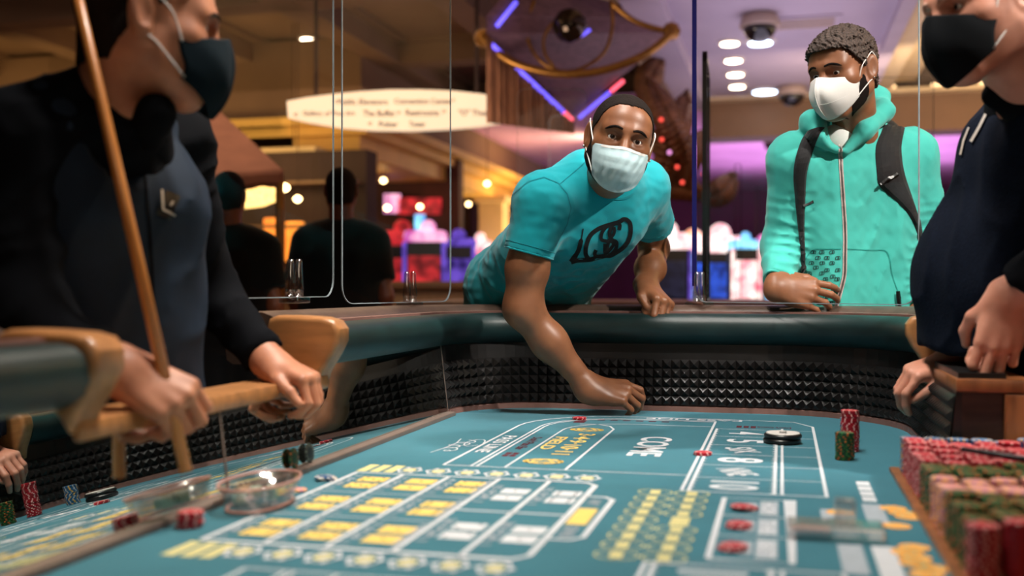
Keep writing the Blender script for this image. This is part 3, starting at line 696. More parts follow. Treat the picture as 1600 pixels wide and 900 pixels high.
# cabinet below
bo = [(x + nx * .09, y + ny * .09) for x, y, nx, ny in upath(1.9, 1.66)] + [(x + nx * .09, y + ny * .09) for x, y, nx, ny in reversed(upath(1.9, 1.66, True))]
MB().prism(bo, FELT - .20, FELT - .035).build('cabinet', WOODG, TABLE)
for x in (XL + .12, XR - .1):
    for y in (.55, 2 * YC - .55):
        MB().lathe([(.11, 0), (.11, .04), (.075, .07), (.06, .2), (.085, .36), (.10, .5), (.10, .545)], (x, y, 0), 20).build('leg', WOODD, TABLE, True)

# ================================================================== printed layout
class Print:
    def __init__(s): s.b = {}
    def get(s, c): return s.b.setdefault(c, MB())
    def quad(s, c, x0, y0, x1, y1, z=.0005):
        for fl in (0, 1):
            a, b = (y0, y1) if not fl else (2 * YC - y1, 2 * YC - y0)
            if fl and not s.both: continue
            s.get(c).add([(x0, a, FELT + z), (x1, a, FELT + z), (x1, b, FELT + z), (x0, b, FELT + z)], [(0, 1, 2, 3)])
    def line(s, c, pts, w_, z=.0006):
        for fl in ((0, 1) if s.both else (0,)):
            P = [Vector((x, y if not fl else 2 * YC - y)) for x, y in pts]
            vs = []
            for i, p in enumerate(P):
                t = (P[min(i + 1, len(P) - 1)] - P[max(i - 1, 0)]).normalized(); n = Vector((-t.y, t.x)) * w_ / 2
                k = 1.0
                if 0 < i < len(P) - 1:
                    t1 = (P[i] - P[i - 1]).normalized(); k = 1 / max(.4, abs(t1.dot(t)))
                vs += [(*(p + n * k), FELT + z), (*(p - n * k), FELT + z)]
            s.get(c).add(vs, [(2 * i, 2 * i + 1, 2 * i + 3, 2 * i + 2) for i in range(len(P) - 1)])
    def disc(s, c, x, y, rx, ry, z=.0006, hole=0, n=18):
        for fl in ((0, 1) if s.both else (0,)):
            yy = y if not fl else 2 * YC - y; o = [(math.cos(2 * PI * k / n), math.sin(2 * PI * k / n)) for k in range(n)]
            if hole:
                s.get(c).add([(x + a * rx, yy + b * ry, FELT + z) for a, b in o] + [(x + a * rx * hole, yy + b * ry * hole, FELT + z) for a, b in o],
                             [(k, (k + 1) % n, n + (k + 1) % n, n + k) for k in range(n)])
            else: s.get(c).add([(x + a * rx, yy + b * ry, FELT + z) for a, b in o], [tuple(range(n))])
    both = False
PR = Print()
def ptext(c, txt, x, y, length, height, rd=(0, -1), up=(1, 0), z=.0007, both=True, bold=0.0):
    vs, fs = text_mesh(txt)
    for fl in ((0, 1) if both else (0,)):
        s = 1 if not fl else -1; yy = y if not fl else 2 * YC - y
        # the other half of the layout is the same text read from the same side
        r_, u_ = ((-rd[0], -rd[1]), (-up[0], -up[1])) if fl and up == (0, -1) else (rd, up)
        PR.get(c).add([(x + a * length * r_[0] + b * height * u_[0], yy + a * length * r_[1] + b * height * u_[1], FELT + z) for a, b in vs], fs)
def rcorner(x0, y0, x1, y1, r, n=8):
    """outline leg up at x0, rounded, then along y1 to x1"""
    return [(x0, y0), (x0, y1 - r)] + [(x0 + r - r * math.cos(PI / 2 * i / n), y1 - r + r * math.sin(PI / 2 * i / n)) for i in range(1, n + 1)] + [(x1, y1)]
PR.both = True; LW = .0062
Y0 = 2.062
PR.line('w', rcorner(-.67, Y0, .075, 2.965, .26)[:-1] + [(-.15, 2.965), (.03, 2.95), (.077, 2.86), (.075, 1.905)], LW)
PR.line('w', rcorner(-.612, Y0, -.172, 2.915, .21), LW * .8)
PR.line('w', rcorner(-.600, Y0, -.172, 2.902, .20), LW * .8)
PR.line('w', rcorner(-.541, Y0, -.172, 2.80, .15), LW * .8)
PR.line('w', [(-.541 + .02, 2.775), (-.47, 2.775), (-.435, 2.745), (-.417, 2.69), (-.417, Y0)], LW * .9)
PR.line('w', [(-.672, Y0), (-.172, Y0)], LW * .75)
PR.line('w', [(-.174, 2.915), (-.174, 1.905)], LW); PR.line('w', [(-.162, 2.77), (-.162, 1.905)], LW)
PR.line('w', [(-.013, 2.77), (-.013, 1.905)], LW); PR.line('w', [(0, 2.80), (0, 1.905)], LW * .9)
for y in (2.767, 2.628, 2.484, 2.343, 2.198, 2.05): PR.line('w', [(-.162, y), (.075, y)], LW * .55)
PR.line('w', [(-.172, 1.905), (.078, 1.905)], LW * .9)
for i in range(26):
    y = 1.915 + i * .033
    for x, s in ((-.159, 1), (-.016, -1)):
        for yy in (y, 2 * YC - y): PR.get('w').add([(x, yy - .006, FELT + .0006), (x + s * .006, yy, FELT + .0006), (x, yy + .006, FELT + .0006)], [(0, 1, 2)])
for t, y, ln, hh, tilt in (('4', 2.697, .05, .085, 0), ('5', 2.556, .055, .085, 0), ('SIX', 2.413, .082, .062, 1), ('8', 2.27, .062, .095, 0), ('NINE', 2.124, .085, .062, 1), ('10', 1.975, .085, .09, 0)):
    if tilt: ptext('w', t, -.085, y, ln, hh, (.35, -.93), (.93, .35))
    else: ptext('w', t, -.085, y, ln, hh)
ptext('w', 'COME', -.29, 2.425, .30, .075); ptext('w', 'PASS LINE', -.641, 2.375, .27, .032)
ptext('r', "Don't Pass Bar", -.571, 2.40, .20, .024); 
for k in range(2):
    for j in range(2): PR.quad('r', -.585 + j * .016, 2.20 + k * .03, -.585 + j * .016 + .013, 2.20 + k * .03 + .024)
PR.quad('r', -.545, 2.80, -.515, 2.86)
for k in range(6): PR.quad('r', -.49 + k * .035, 2.866, -.47 + k * .035, 2.882)
ptext('w', 'PASS LINE', -.235, 2.94, .26, .026, (-1, 0), (0, -1))
for k in range(3): PR.quad('r', -.115 + k * .018, 2.80, -.102 + k * .018, 2.84)
ptext('r', "Don't Come", -.02, 2.82, .085, .03, (-1, 0), (0, -1))
ptext('g', 'FIELD', -.516, 2.42, .20, .030); ptext('g', '3·4·9·10·11', -.466, 2.42, .34, .042)
for y, t in ((2.665, '2'), (2.155, '12')):
    PR.disc('g', -.482, y, .044, .033, .0006, .82); ptext('g', t, -.482, y, .035, .05)
    for k in range(10): PR.disc('g', -.482 + .036 * math.cos(k * .628), y + .027 * math.sin(k * .628), .006, .008)
# flowing script in front of the pass line
scr = []
for k in range(60):
    t = k / 59
    scr.append((-.722 + .022 * math.sin(t * 26) * (1 - .5 * t) + .006 * math.sin(t * 9), 2.40 - .17 * t + .016 * math.cos(t * 26)))
PR.line('w', scr, .0034)
PR.line('w', [(-.695 + .02 * math.cos(a) , 2.375 + .055 * math.sin(a)) for a in [i * .3 for i in range(20)]], .003)
PR.line('w', [(-.745, 2.43), (-.735, 2.36), (-.738, 2.28), (-.748, 2.21)], .003)
# centre proposition box
PR.both = False
PX0, PX1, PY0, PY1 = -.807, -.33, 1.363, 1.937
PR.line('w', [(PX0, PY0), (PX0, PY1), (PX1 - .02, PY1), (PX1, PY1 - .025), (PX1, PY0 + .025), (PX1 - .02, PY0), (PX0, PY0)], .009)
CXs = [-.807, -.71, -.617, -.517, -.42, -.33]
for x in CXs[1:5]: PR.line('w', [(x, PY0), (x, PY1)], .0085)
rows = [PY0, PY0 + (PY1 - PY0) / 3, PY0 + 2 * (PY1 - PY0) / 3, PY1]
for y in rows[1:3]: PR.line('y', [(CXs[0], y), (CXs[3], y)], .006)
PR.line('w', [(CXs[3], YC), (CXs[5], YC)], .007)
def die(c, x, y, sx, sy, pips):
    PR.quad(c, x - sx / 2, y - sy / 2, x + sx / 2, y + sy / 2, .0006)
    for a, b in pips: PR.disc('d', x + a * sx * .3, y + b * sy * .3, .0035, .0035, .0009, 0, 8)
pip6 = [(-1, -1), (-1, 0), (-1, 1), (1, -1), (1, 0), (1, 1)]; pip4 = [(-1, -1), (-1, 1), (1, -1), (1, 1)]; pip5 = pip4 + [(0, 0)]; pip2 = [(-1, -1), (1, 1)]; pip1 = [(0, 0)]
for i in range(3):
    for j in range(3):
        xm = (CXs[i] + CXs[i + 1]) / 2; ym = (rows[j] + rows[j + 1]) / 2; c = 'y2' if (i, j) == (0, 1) else 'o'
        pp = [pip6, pip4, pip5, pip2, pip1][(i * 2 + j) % 5]
        for s in (-1, 1): die('g', xm + .012, ym + s * .031, .054, .046, pp)
        ptext('y', ['4 FOR 1', '9 FOR 1', '7 FOR 1', '15 FOR 1'][(i + j) % 4], xm - .033, ym, .14, .018, both=False)
for i in (3, 4):
    for j in range(2):
        xm = (CXs[i] + CXs[i + 1]) / 2; ym = PY0 + (j + .5) * (PY1 - PY0) / 2
        for s in (-1, 1): die('w', xm + .010, ym + s * .030, .050, .046, [pip1, pip6, pip5, pip2][(i + j) % 4])
        ptext('y', ['30 FOR 1', '15 FOR 1'][j], xm - .030, ym, .15, .018, both=False)
for j in range(3): ptext('y', 'HARDWAY', -.527, (rows[j] + rows[j + 1]) / 2, .15, .014, both=False)
PR.line('w', [(PX1, 1.81), (-.295, 1.81), (-.279, 1.79), (-.279, 1.51), (-.295, 1.49), (PX1, 1.49)], .008)
PR.quad('g', -.322, 1.59, -.29, 1.71); ptext('y', 'ANY', -.306, 1.76, .05, .022, both=False); ptext('y', 'SEVEN', -.306, 1.54, .07, .022, both=False)
PR.both = True
for k in range(7):
    x = -.715 + k * .0595; y = 1.985
    PR.disc('w', x, y, .023, .030, .0006, .86); PR.disc('p', x, y, .013, .018, .0007); PR.line('w', [(x - .008, y), (x + .008, y)], .006, .0009)
    for q in range(6): PR.disc('w', x + .022 * math.cos(q * 1.047), y + .029 * math.sin(q * 1.047), .0055, .007, .0008, 0, 8)
for k in range(3): PR.quad('p', -.815 + k * .028, 1.95, -.795 + k * .028, 2.03)
PR.both = False
for col, x in enumerate((-.217, -.153)):
    for k in range(9):
        y = 1.878 - k * .057
        if col and k == 4: ptext('p', 'C-E', x, y, .05, .03, both=False); PR.quad('p', x - .014, y - .03, x + .014, y + .03); continue
        PR.disc('p', x, y, .031, .026, .0006, .91, 28); PR.quad('p', x - .009, y - .017, x + .009, y + .017, .0007)
# boxes with the three red chips, dealers' side
PR.line('w', [(-.096, 1.432), (-.096, 1.857), (.013, 1.857), (.013, 1.432), (-.096, 1.432)], .0085)
for y in (1.575, 1.715): PR.line('w', [(-.096, y), (.013, y)], .004)
for k, y in enumerate((1.785, 1.645, 1.505)):
    PR.quad('y', -.036, y - .055, -.006, y + .055); ptext('w', ['HOP', 'THE', 'BET'][k], -.021, y, .09, .022, both=False); PR.quad('y', -.057, y - .04, -.04, y + .04, .0005)
for k in range(4): PR.quad('w', .133, 2.075 - k * .05, .156, 2.035 - k * .05)
PR.quad('y', .128, 1.70, .160, 1.86); PR.quad('y', .075, 1.40, .108, 1.56); PR.quad('w', .12, 1.35, .15, 1.56); PR.quad('y', .06, 1.70, .095, 1.80)
for x, y in ((.176, 1.835), (.186, 1.80), (.194, 1.772), (.168, 1.700), (.178, 1.565), (.165, 1.535), (.172, 1.505), (.170, 1.475), (.186, 1.452), (.176, 1.42), (.09, 1.78)):
    PR.disc('o', x, y, .0215, .0215, .0008); PR.disc('p2', x, y, .014, .014, .0010, .8)
PRM = {'w': PWHITE, 'g': PGOLD, 'p': PPALE, 'r': PRED, 'y': PGREY, 'd': PDARK, 'o': PORANGE, 'p2': PPALE}
for k, b in PR.b.items():
    me = bpy.data.meshes.new('printed_layout'); me.from_pydata(b.v, [], b.f); me.update()
    link('printed_layout', me, PRM[k], TABLE)['kind'] = 'stuff'
# ================================================================== chips
CR, CH = .0195, .00335
def chip_mat(name, base, spot, n=6, spot2=None, thr=.45):
    m = bpy.data.materials.new(name); m.use_nodes = True; MATS[name] = m; nt = m.node_tree; b = nt.nodes['Principled BSDF']
    L = nt.links.new; N = nt.nodes.new
    tc = N('ShaderNodeTexCoord'); sp = N('ShaderNodeSeparateXYZ'); L(tc.outputs['Object'], sp.inputs[0])
    def M(op, a, b_=None, c_=None):
        x = N('ShaderNodeMath'); x.operation = op
        for i, q in enumerate((a, b_, c_)):
            if q is None: continue
            if hasattr(q, 'is_linked'): L(q, x.inputs[i])
            else: x.inputs[i].default_value = q
        return x.outputs[0]
    an = M('ARCTAN2', sp.outputs[1], sp.outputs[0]); s1 = M('GREATER_THAN', M('SINE', M('MULTIPLY', an, n)), thr)
    s2 = M('GREATER_THAN', M('SINE', M('MULTIPLY_ADD', an, n, PI)), .93)
    rr = M('SQRT', M('ADD', M('MULTIPLY', sp.outputs[0], sp.outputs[0]), M('MULTIPLY', sp.outputs[1], sp.outputs[1])))
    rim = M('GREATER_THAN', rr, .0138); ring = M('LESS_THAN', M('ABSOLUTE', M('SUBTRACT', rr, .0125)), .0005)
    def mix(f, a, c):
        x = N('ShaderNodeMix'); x.data_type = 'RGBA'; L(f, x.inputs[0])
        for i, q in ((6, a), (7, c)):
            if isinstance(q, tuple): x.inputs[i].default_value = (*q, 1)
            else: L(q, x.inputs[i])
        return x.outputs[2]
    col = mix(M('MULTIPLY', s1, rim), lin(base), lin(spot))
    col = mix(M('MULTIPLY', s2, rim), col, lin(spot2 or spot)); col = mix(ring, col, lin(spot))
    L(col, b.inputs['Base Color']); b.inputs['Roughness'].default_value = .45
    return m
CM = {'red': chip_mat('red_chip', (178, 14, 38), (240, 196, 190), 4, thr=.95), 'green': chip_mat('green_chip', (26, 76, 42), (214, 110, 50), 5, (70, 140, 66), thr=.86),
      'blue': chip_mat('blue_chip', (20, 104, 158), (246, 190, 90), 5, (232, 226, 214), thr=.82), 'black': chip_mat('black_chip', (26, 26, 28), (90, 100, 90), 6, thr=.6),
      'pink': chip_mat('pink_chip', (226, 150, 150), (250, 190, 110), 6, (130, 110, 180), thr=.3), 'white': chip_mat('blue_white_chip', (36, 84, 130), (236, 226, 214), 4, thr=.2)}
CHIPME = {}
for k, m in CM.items():
    me = MB().lathe([(CR - .0016, 0), (CR, .0006), (CR, CH - .0007), (CR - .0016, CH - .0001)], (0, 0, 0), 22).mesh(k + '_chip')
    me.materials.append(m); me.polygons.foreach_set('use_smooth', [len(p.vertices) == 4 for p in me.polygons]); me.set_sharp_from_angle(angle=.6); CHIPME[k] = me
def chip(col, x, y, z, label, group=None, R=None, cat='chip', rz=None):
    o = bpy.data.objects.new(('blue_white' if col == 'white' else col) + '_chip', CHIPME[col]); COL.objects.link(o); o.location = (x, y, z)
    o.rotation_euler = R if R is not None else (0, 0, random.uniform(0, 6.28) if rz is None else rz)
    return tag(o, label, cat, group)
def stack(col, x, y, n, label, group, z=FELT, jit=.0007, lean=(0, 0), pos=True):
    for i in range(n):
        chip(col, x + random.uniform(-jit, jit) + lean[0] * i, y + random.uniform(-jit, jit) + lean[1] * i, z + i * CH, label, group)
stack('red', .146, 2.455, 27, 'red chip in the tall stack standing behind the green stack', 'chips of the tall red stack', jit=.001, z=FELT + .0012)
stack('green', .128, 2.335, 17, 'green chip in the stack standing before the tall red stack', 'chips of the free green stack', jit=.001, z=FELT + .0012)
stack('blue', .152, 2.625, 16, 'blue chip of the stack behind the tall red one, seen in the mirror', 'chips of the free blue stack', jit=.001, z=FELT + .0012)
stack('red', -.866, 1.43, 7, 'red chip in the short stack beside the clear dice bowl', 'chips of the short red stack by the bowl', jit=.0015, z=FELT + .0012)
stack('red', -.54, 2.865, 2, 'red chip of the pair near the leaning man\'s hand', 'pair of red chips by the hand', z=FELT + .0012, jit=.002)
stack('red', -.168, 2.322, 2, 'red chip of the pair left of the number boxes', 'pair of red chips at the number boxes', z=FELT + .0012, jit=.003)
for (x, y), wh in zip(((-.060, 1.765), (-.066, 1.630), (-.068, 1.490)), ('farthest from the camera', 'in the middle of the three', 'nearest to the camera')):
    stack('red', x, y, 2, 'red chip in the white printed box, of the pair ' + wh, 'red chip pair ' + wh, z=FELT + .0014, jit=.004)
chip('white', -.829, 1.845, FELT + .0012, 'upper blue and white chip lying flat at the corner of the proposition box'); chip('white', -.832, 1.842, FELT + .0012 + CH, 'lower blue and white chip lying flat at the corner of the proposition box')
bpy.data.objects['blue_white_chip']['label'] = 'lower blue and white chip lying flat at the corner of the proposition box'
bpy.data.objects['blue_white_chip.001']['label'] = 'upper blue and white chip lying flat at the corner of the proposition box'
for col, y in (('green', 1.885), ('black', 1.955)):
    h = .013 + CR; o = chip(col, XL - h * LEAN + .006, y, FELT + h - .001, col + ' chip standing on edge against the mirror above the grey strip', None, (0, PI / 2 - math.radians(6.9), 0))
# puck of the point
pk = empty('point_puck', (.0, 2.55, FELT + .0012), 0, 'white topped black marker puck lying on the number boxes', 'puck')
MB().lathe([(.0405, 0), (.043, .003), (.043, .0085), (.0405, .0115)], (.0, 2.55, FELT + .0012), 36).build('lower_disc', BLACKP, pk, angle=.6)
MB().lathe([(.0405, .0118), (.043, .0145), (.043, .019), (.041, .0215), (.0388, .0216)], (.002, 2.55, FELT + .0012), 36).build('rim', BLACKP, pk, angle=.6)
tp = MB().lathe([(.0385, .0212), (.0385, .0232), (.0375, .0238)], (.002, 2.55, FELT + .0012), 36).build('white_top', WHITEP, pk)
vs, fs = text_mesh('ON'); MB().add([(.002 + a * .0 + b * .018, 2.55 - a * .03, FELT + .0254) for a, b in vs], fs).build('lettering', BLACKP, tp)
# chip bank
ROWS = [('blue', 1)] + [('red', 6)] + [('green', 3)] + [('pink', 3)] + [('green', 4)] + [('red', 1)]
yb = 2.158; k = 0; NCOL = 6; rest = {}
WORDS = {'blue': 'the blue bank row', 'red': 'the broad red bank block', 'pink': 'the pink bank block'}
gi = 0
for bi, (col, n) in enumerate(ROWS):
    for r in range(n):
        for c in range(NCOL):
            x = .2385 + c * .0418 + (.0209 if k % 2 and False else 0); y = yb - k * .0447
            nn = 20 + (0 if col != 'blue' else 0) + random.choice((0, 0, -1, 1)) if not (bi == 0 and c == 0) else 20
            if bi == 5 and c == 0: nn = 19
            z0 = FELT + .0085
            wd = WORDS.get(col, '') if bi < 4 else ('the near green bank block' if bi == 4 else 'the nearest red bank row')
            if bi == 2: wd = 'the far green bank block'
            lab = f'{col} chip in the left end stack of {wd}' + ('' if n == 1 else ', ' + ['farthest', 'second farthest', 'third farthest', 'third nearest', 'second nearest', 'nearest'][r if n == 6 else ((0, 4, 5)[r] if n == 3 else (0, 1, 4, 5)[r])] + ' row'); labt = f'{col} chip topping the {["","second","third","fourth","fifth","sixth"][c]} stack of {wd}' + ('' if n == 1 else ', ' + ['farthest', 'second farthest', 'third farthest', 'third nearest', 'second nearest', 'nearest'][r if n == 6 else ((0, 4, 5)[r] if n == 3 else (0, 1, 4, 5)[r])] + ' row')
            jx = random.uniform(-.0012, .0012)
            if c == 0: stack(col, x + jx, y, nn, lab, lab[lab.find('the left'):], z0, .0009)
            else:
                rest.setdefault(col, []).append((x + jx, y, z0, nn - 1))
                chip(col, x + jx, y, z0 + (nn - 1) * CH, labt, 'tops of ' + wd)
        k += 1
for col, L in rest.items():
    base = CHIPME[col]; bv = np.array([v.co for v in base.vertices]); n = 12
    prof = [(CR, .0002), (CR, CH - .0003), (CR - .0012, CH - .0001)]; mb = MB()
    for x, y, z, nn in L:
        for i in range(nn): mb.lathe(prof, (x + random.uniform(-.0008, .0008), y + random.uniform(-.0008, .0008), z + i * CH), 10)
    me = bpy.data.meshes.new(col + '_chip_stacks'); me.from_pydata(mb.v, [], mb.f); me.update()
    m2 = CM[col]
    # spots of the packed stacks follow a colour noise of their own
    tag(link(col + '_chip_stacks', me, None), f'inner stacks of {col} chips packed in the bank', 'chips', None, 'stuff')
    pal = {'blue': ((20, 104, 158), (246, 190, 90)), 'red': ((178, 14, 38), (236, 180, 180)), 'green': ((26, 76, 42), (226, 120, 50)), 'pink': ((232, 140, 150), (250, 196, 120))}[col]
    pm = mat(col + '_packed_chips', pal[0], .45, var=.1, vscale=150, rgb2=pal[1]); me.materials.append(pm)
    rp_ = [q for q in pm.node_tree.nodes if q.type == 'VALTORGB'][0]; rp_.color_ramp.elements[0].position = .66; rp_.color_ramp.elements[1].position = .71
# black pen lying on the bank
MB().tube([(.30, 1.955, FELT + .084), (.47, 1.78, FELT + .084)], [.0045, .0055], 10).build('pen', BLACKP); tag(bpy.data.objects['pen'], 'dark pen lying across the red and green chips of the bank', 'pen')
# clear dice bowl at the mirror
CLG = clear('clear_bowl_acrylic', (.93, .90, .88), .9, 1.5, .18, .12)
b = empty('dice_bowl', (-.838, 1.60, FELT), 0, 'clear acrylic dice bowl standing by the mirror', 'bowl')
def oval(rx, ry, h, n=28): return [(-.838 + rx * math.cos(2 * PI * i / n), 1.60 + ry * math.sin(2 * PI * i / n), FELT + h) for i in range(n)]
def skin_rings(rings):
    mb = MB(); n = len(rings[0]); mb.v = [p for r in rings for p in r]
    for i in range(len(rings) - 1):
        for k in range(n): mb.f.append((i * n + k, i * n + (k + 1) % n, (i + 1) * n + (k + 1) % n, (i + 1) * n + k)); mb.m.append(0)
    mb.f.append(tuple(range(n))[::-1]); mb.m.append(0); e = (len(rings) - 1) * n; mb.f.append(tuple(e + k for k in range(n))); mb.m.append(0)
    return mb
skin_rings([oval(.040, .075, .002), oval(.047, .085, .008), oval(.056, .098, .038), oval(.058, .100, .042), oval(.053, .094, .042), oval(.046, .083, .016), oval(.040, .074, .011)]).build('bowl_shell', CLG, b, True)
ROSE = mat('rosy_acrylic_rim', (206, 150, 138), .3, var=.15, vscale=40, spec=.7)
rim = [Vector(p) for p in oval(.0565, .0985, .0425)]; MB().tube(rim + rim[:1], .0022, 8, cap=False).build('rim', ROSE, b, True)
rim = [Vector(p) for p in oval(.044, .080, .004)]; MB().tube(rim + rim[:1], .0026, 8, cap=False).build('foot_rim', ROSE, b, True)
DIE = mat('red_dice', (150, 36, 40), .2, var=.05, coat=.5)
for i in range(5):
    a = i * 1.3; c = (-.838 + .02 * math.cos(a), 1.60 + .042 * math.sin(a * 1.7), FELT + .0205)
    o = empty('die', (c[0], c[1], FELT + .0115), a, 'translucent green tinted die lying in the clear bowl', 'die', 'dice in the bowl')
    R = Matrix.Rotation(a, 3, 'Z'); MB().bevbox(c, (.018, .018, .018), .002, 0, R).build('cube', mat(f'dice_body_{i}', (120, 150, 126), .25, var=.08, coat=.4), o)
    pb = MB()
    for px_, py_ in ((-1, -1), (1, 1), (0, 0)): pb.lathe([(.0018, 0), (.0016, .0003)], Vector(c) + R @ Vector((px_ * .005, py_ * .005, .0091)), 8)
    pb.build('pips', WHITEP, o)
chip('pink', -.836, 1.728, FELT + .0012, 'single orange tinted chip lying beside the dice bowl')
# money paddle
pd = empty('money_paddle', (.07, 1.60, FELT), 0, 'clear acrylic money paddle with upright handle lying on the felt', 'paddle')
CLP = clear('paddle_acrylic', (.93, .91, .90), .95, 1.5, .34, .2)
MB().bevbox((.074, 1.60, FELT + .012), (.135, .062, .020), .004).build('block', CLP, pd)
MB().bevbox((.088, 1.605, FELT + .040), (.030, .018, .036), .005).build('handle', CLP, pd, angle=.6)
MB().bevbox((.088, 1.605, FELT + .0225), (.048, .03, .004), .0015).build('handle_foot', CLP, pd)
MB().box((.040, 1.60, FELT + .0105), (.055, .05, .004)).build('printed_insert', mat('rosy_note', (172, 140, 134), .7, var=.25, vscale=120), pd)
# ================================================================== acrylic partitions
def partition(p0, p1, z0, z1, label, r=.05, th=.004, stands=(), edge=.0022, em=None):
    a, b = Vector((*p0, 0)), Vector((*p1, 0)); L = (b - a).length; t = (b - a).normalized(); nrm = Vector((-t.y, t.x, 0))
    o = empty('acrylic_partition', (*a.lerp(b, .5).xy, z0), 0, label, 'partition', 'clear acrylic partitions')
    def outline(ins):
        q = []
        for cx_, cz_, a0 in ((L - r, z1 - r, 0), (r, z1 - r, PI / 2), (r, z0 + r, PI), (L - r, z0 + r, 1.5 * PI)):
            for k in range(7): q.append((cx_ + (r - ins) * math.cos(a0 + PI / 2 * k / 6), cz_ + (r - ins) * math.sin(a0 + PI / 2 * k / 6)))
        return q
    q = outline(0); n = len(q)
    P = lambda s, z, k: a + t * s + nrm * k + UP * z
    MB().add([P(s, z, 0) for s, z in q], [tuple(range(n))]).build('panel', ACRY, o)
    e = outline(edge)
    vs = [P(s, z, -th / 2) for s, z in q] + [P(s, z, th / 2) for s, z in q] + [P(s, z, -th / 2) for s, z in e] + [P(s, z, th / 2) for s, z in e]
    fs = []
    for i in range(n):
        j = (i + 1) % n; fs += [(i, j, n + j, n + i), (i, 2 * n + i, 2 * n + j, j), (n + i, n + j, 3 * n + j, 3 * n + i)]
    MB().add(vs, fs).build('polished_edge', em or ACRYE, o)
    for s, h in stands:
        c = a + t * s
        R = Matrix.Rotation(math.atan2(t.y, t.x), 3, 'Z')
        MB().bevbox(c + UP * (z0 - .006), (.075, .05, .016), .004, 0, R).build('stand_base', CLS, o, angle=.6)
        for k in (-1, 1): MB().lathe([(.011, 0), (.013, .02), (.010, .05), (.009, .085), (.006, .092)], c + nrm * k * .011 + UP * (z0 + .002), 10).build('stand_post', CLS, o, True)
    return o
CLS = clear('stand_acrylic', (.92, .88, .86), .95, 1.5, .22, .08)
EDGEB = mat('blue_tinted_edge', (22, 22, 70), .15, var=.6, vscale=3, spec=.9, stretch=(1, 1, .2))
EDGED = mat('dark_acrylic_edge', (22, 18, 20), .2, var=.2, spec=.8)
RT0 = FELT + .318
partition((-1.150, 1.95), (-1.150, 2.60), RT0 + .02, 2.4, 'clear acrylic partition beside the stickman\'s shoulder', stands=((.42, 0),))
partition((-1.150, 2.655), (-1.035, 3.26), RT0, 2.4, 'clear acrylic partition at the left corner of the rail', stands=((.36, 0),))
partition((-.262, 3.31), (.335, 2.84), RT0, 2.4, 'clear acrylic partition with blue edge between the leaning man and hooded man', stands=((.02, 0),))
MB().box((-.262, 3.31, (RT0 + 2.4) / 2), (.014, .014, 2.4 - RT0 - .1)).build('blue_edge', EDGEB, bpy.data.objects['acrylic_partition.002'])
a, b = W(1101, 451, 4.25), W(1106, 451, 4.75); partition(tuple(a.xy), tuple(b.xy), 1.04, W(1103, 97, 4.5).z, 'dark edged partition seen end on at the second table', th=.02, em=EDGED, edge=.02)
for i, (u0, u1, v0, d) in enumerate(((808, 916, 138, 6.2), (858, 918, 180, 7.0), (1340, 1459, 120, 5.6), (1148, 1158, 255, 7.4), (1181, 1186, 292, 8.2))):
    a, b = W(u0, 451, d), W(u1, 451, d + .02); h = W(u0, v0, d).z
    partition(tuple(a.xy), tuple(b.xy), 1.05 if i < 3 else .9, h, ['round cornered clear partition left of the leaning man\'s head', 'smaller round cornered partition behind the first', 'round cornered clear partition behind the dealer\'s mask', 'tall thin dark edged partition before the slot machines', 'short thin dark edged partition before the slot machines'][i], r=.05 if i < 3 else .015, em=ACRYE if i < 3 else EDGED)
# ================================================================== people: shared builders
def frame(fwd, up):
    y = Vector(fwd).normalized(); x = y.cross(Vector(up)).normalized(); z = x.cross(y)
    return Matrix((x, y, z)).transposed()          # columns: person's right, forward, up
def head_prims(neck_local, neck_r=.056, fat=0.0):
    P = [EL((0, -.012, .034), (.074 + fat, .097, .080), k=.02), EL((0, .022, -.030), (.063 + fat, .070, .086), k=.04),
         EL((0, .060, .036), (.055, .034, .048), k=.03)]
    for s in (-1, 1):
        P += [RC((s * .055, -.004, -.052), (s * .018, .066, -.104), .022 + fat, .020 + fat, .03), EL((s * .043, .056, -.022), (.026, .026, .022), k=.025),
              RC((s * .012, .093, .021), (s * .045, .074, .019), .011, .010, .018)]
    P += [EL((0, .072, -.100), (.026, .022, .022), k=.025), RC((0, .094, .012), (0, .112, -.030), .007, .0125, .014), EL((0, .104, -.034), (.019, .014, .010), k=.010),
          RC((0, .083, -.060), (0, .083, -.078), .018, .018, .02)]
    for s in (-1, 1):
        P += [EL((s * .0315, .098, .001), (.0175, .016, .0115), k=.012, sub=True), EL((s * .0315, .0745, .0005), (.0155, .0155, .0150), k=.006),
              EL((s * .0320, .0905, -.0004), (.0142, .0125, .0050), k=.002, sub=True)]
        Re = np.array(Matrix.Rotation(s * .35, 3, 'Z') @ Matrix.Rotation(.18, 3, 'X'))
        P += [EL((s * .080, -.016, -.002), (.0085, .019, .033), Re, .008), EL((s * .076, -.010, -.026), (.009, .010, .012), k=.01),
              EL((s * .088, -.010, -.002), (.006, .011, .022), Re, .005, sub=True)]
    P.append(RC((0, -.030, -.045), neck_local, neck_r, neck_r * 1.12, .03))
    return P
def hair_line(X, Y, Z, xs, zs):
    ph = np.arctan2(np.abs(X), Y + .005)
    return np.interp(ph, xs, zs).astype(np.float32) - Z + .0026 * waves(X, Y, Z, 31, 900, 5)
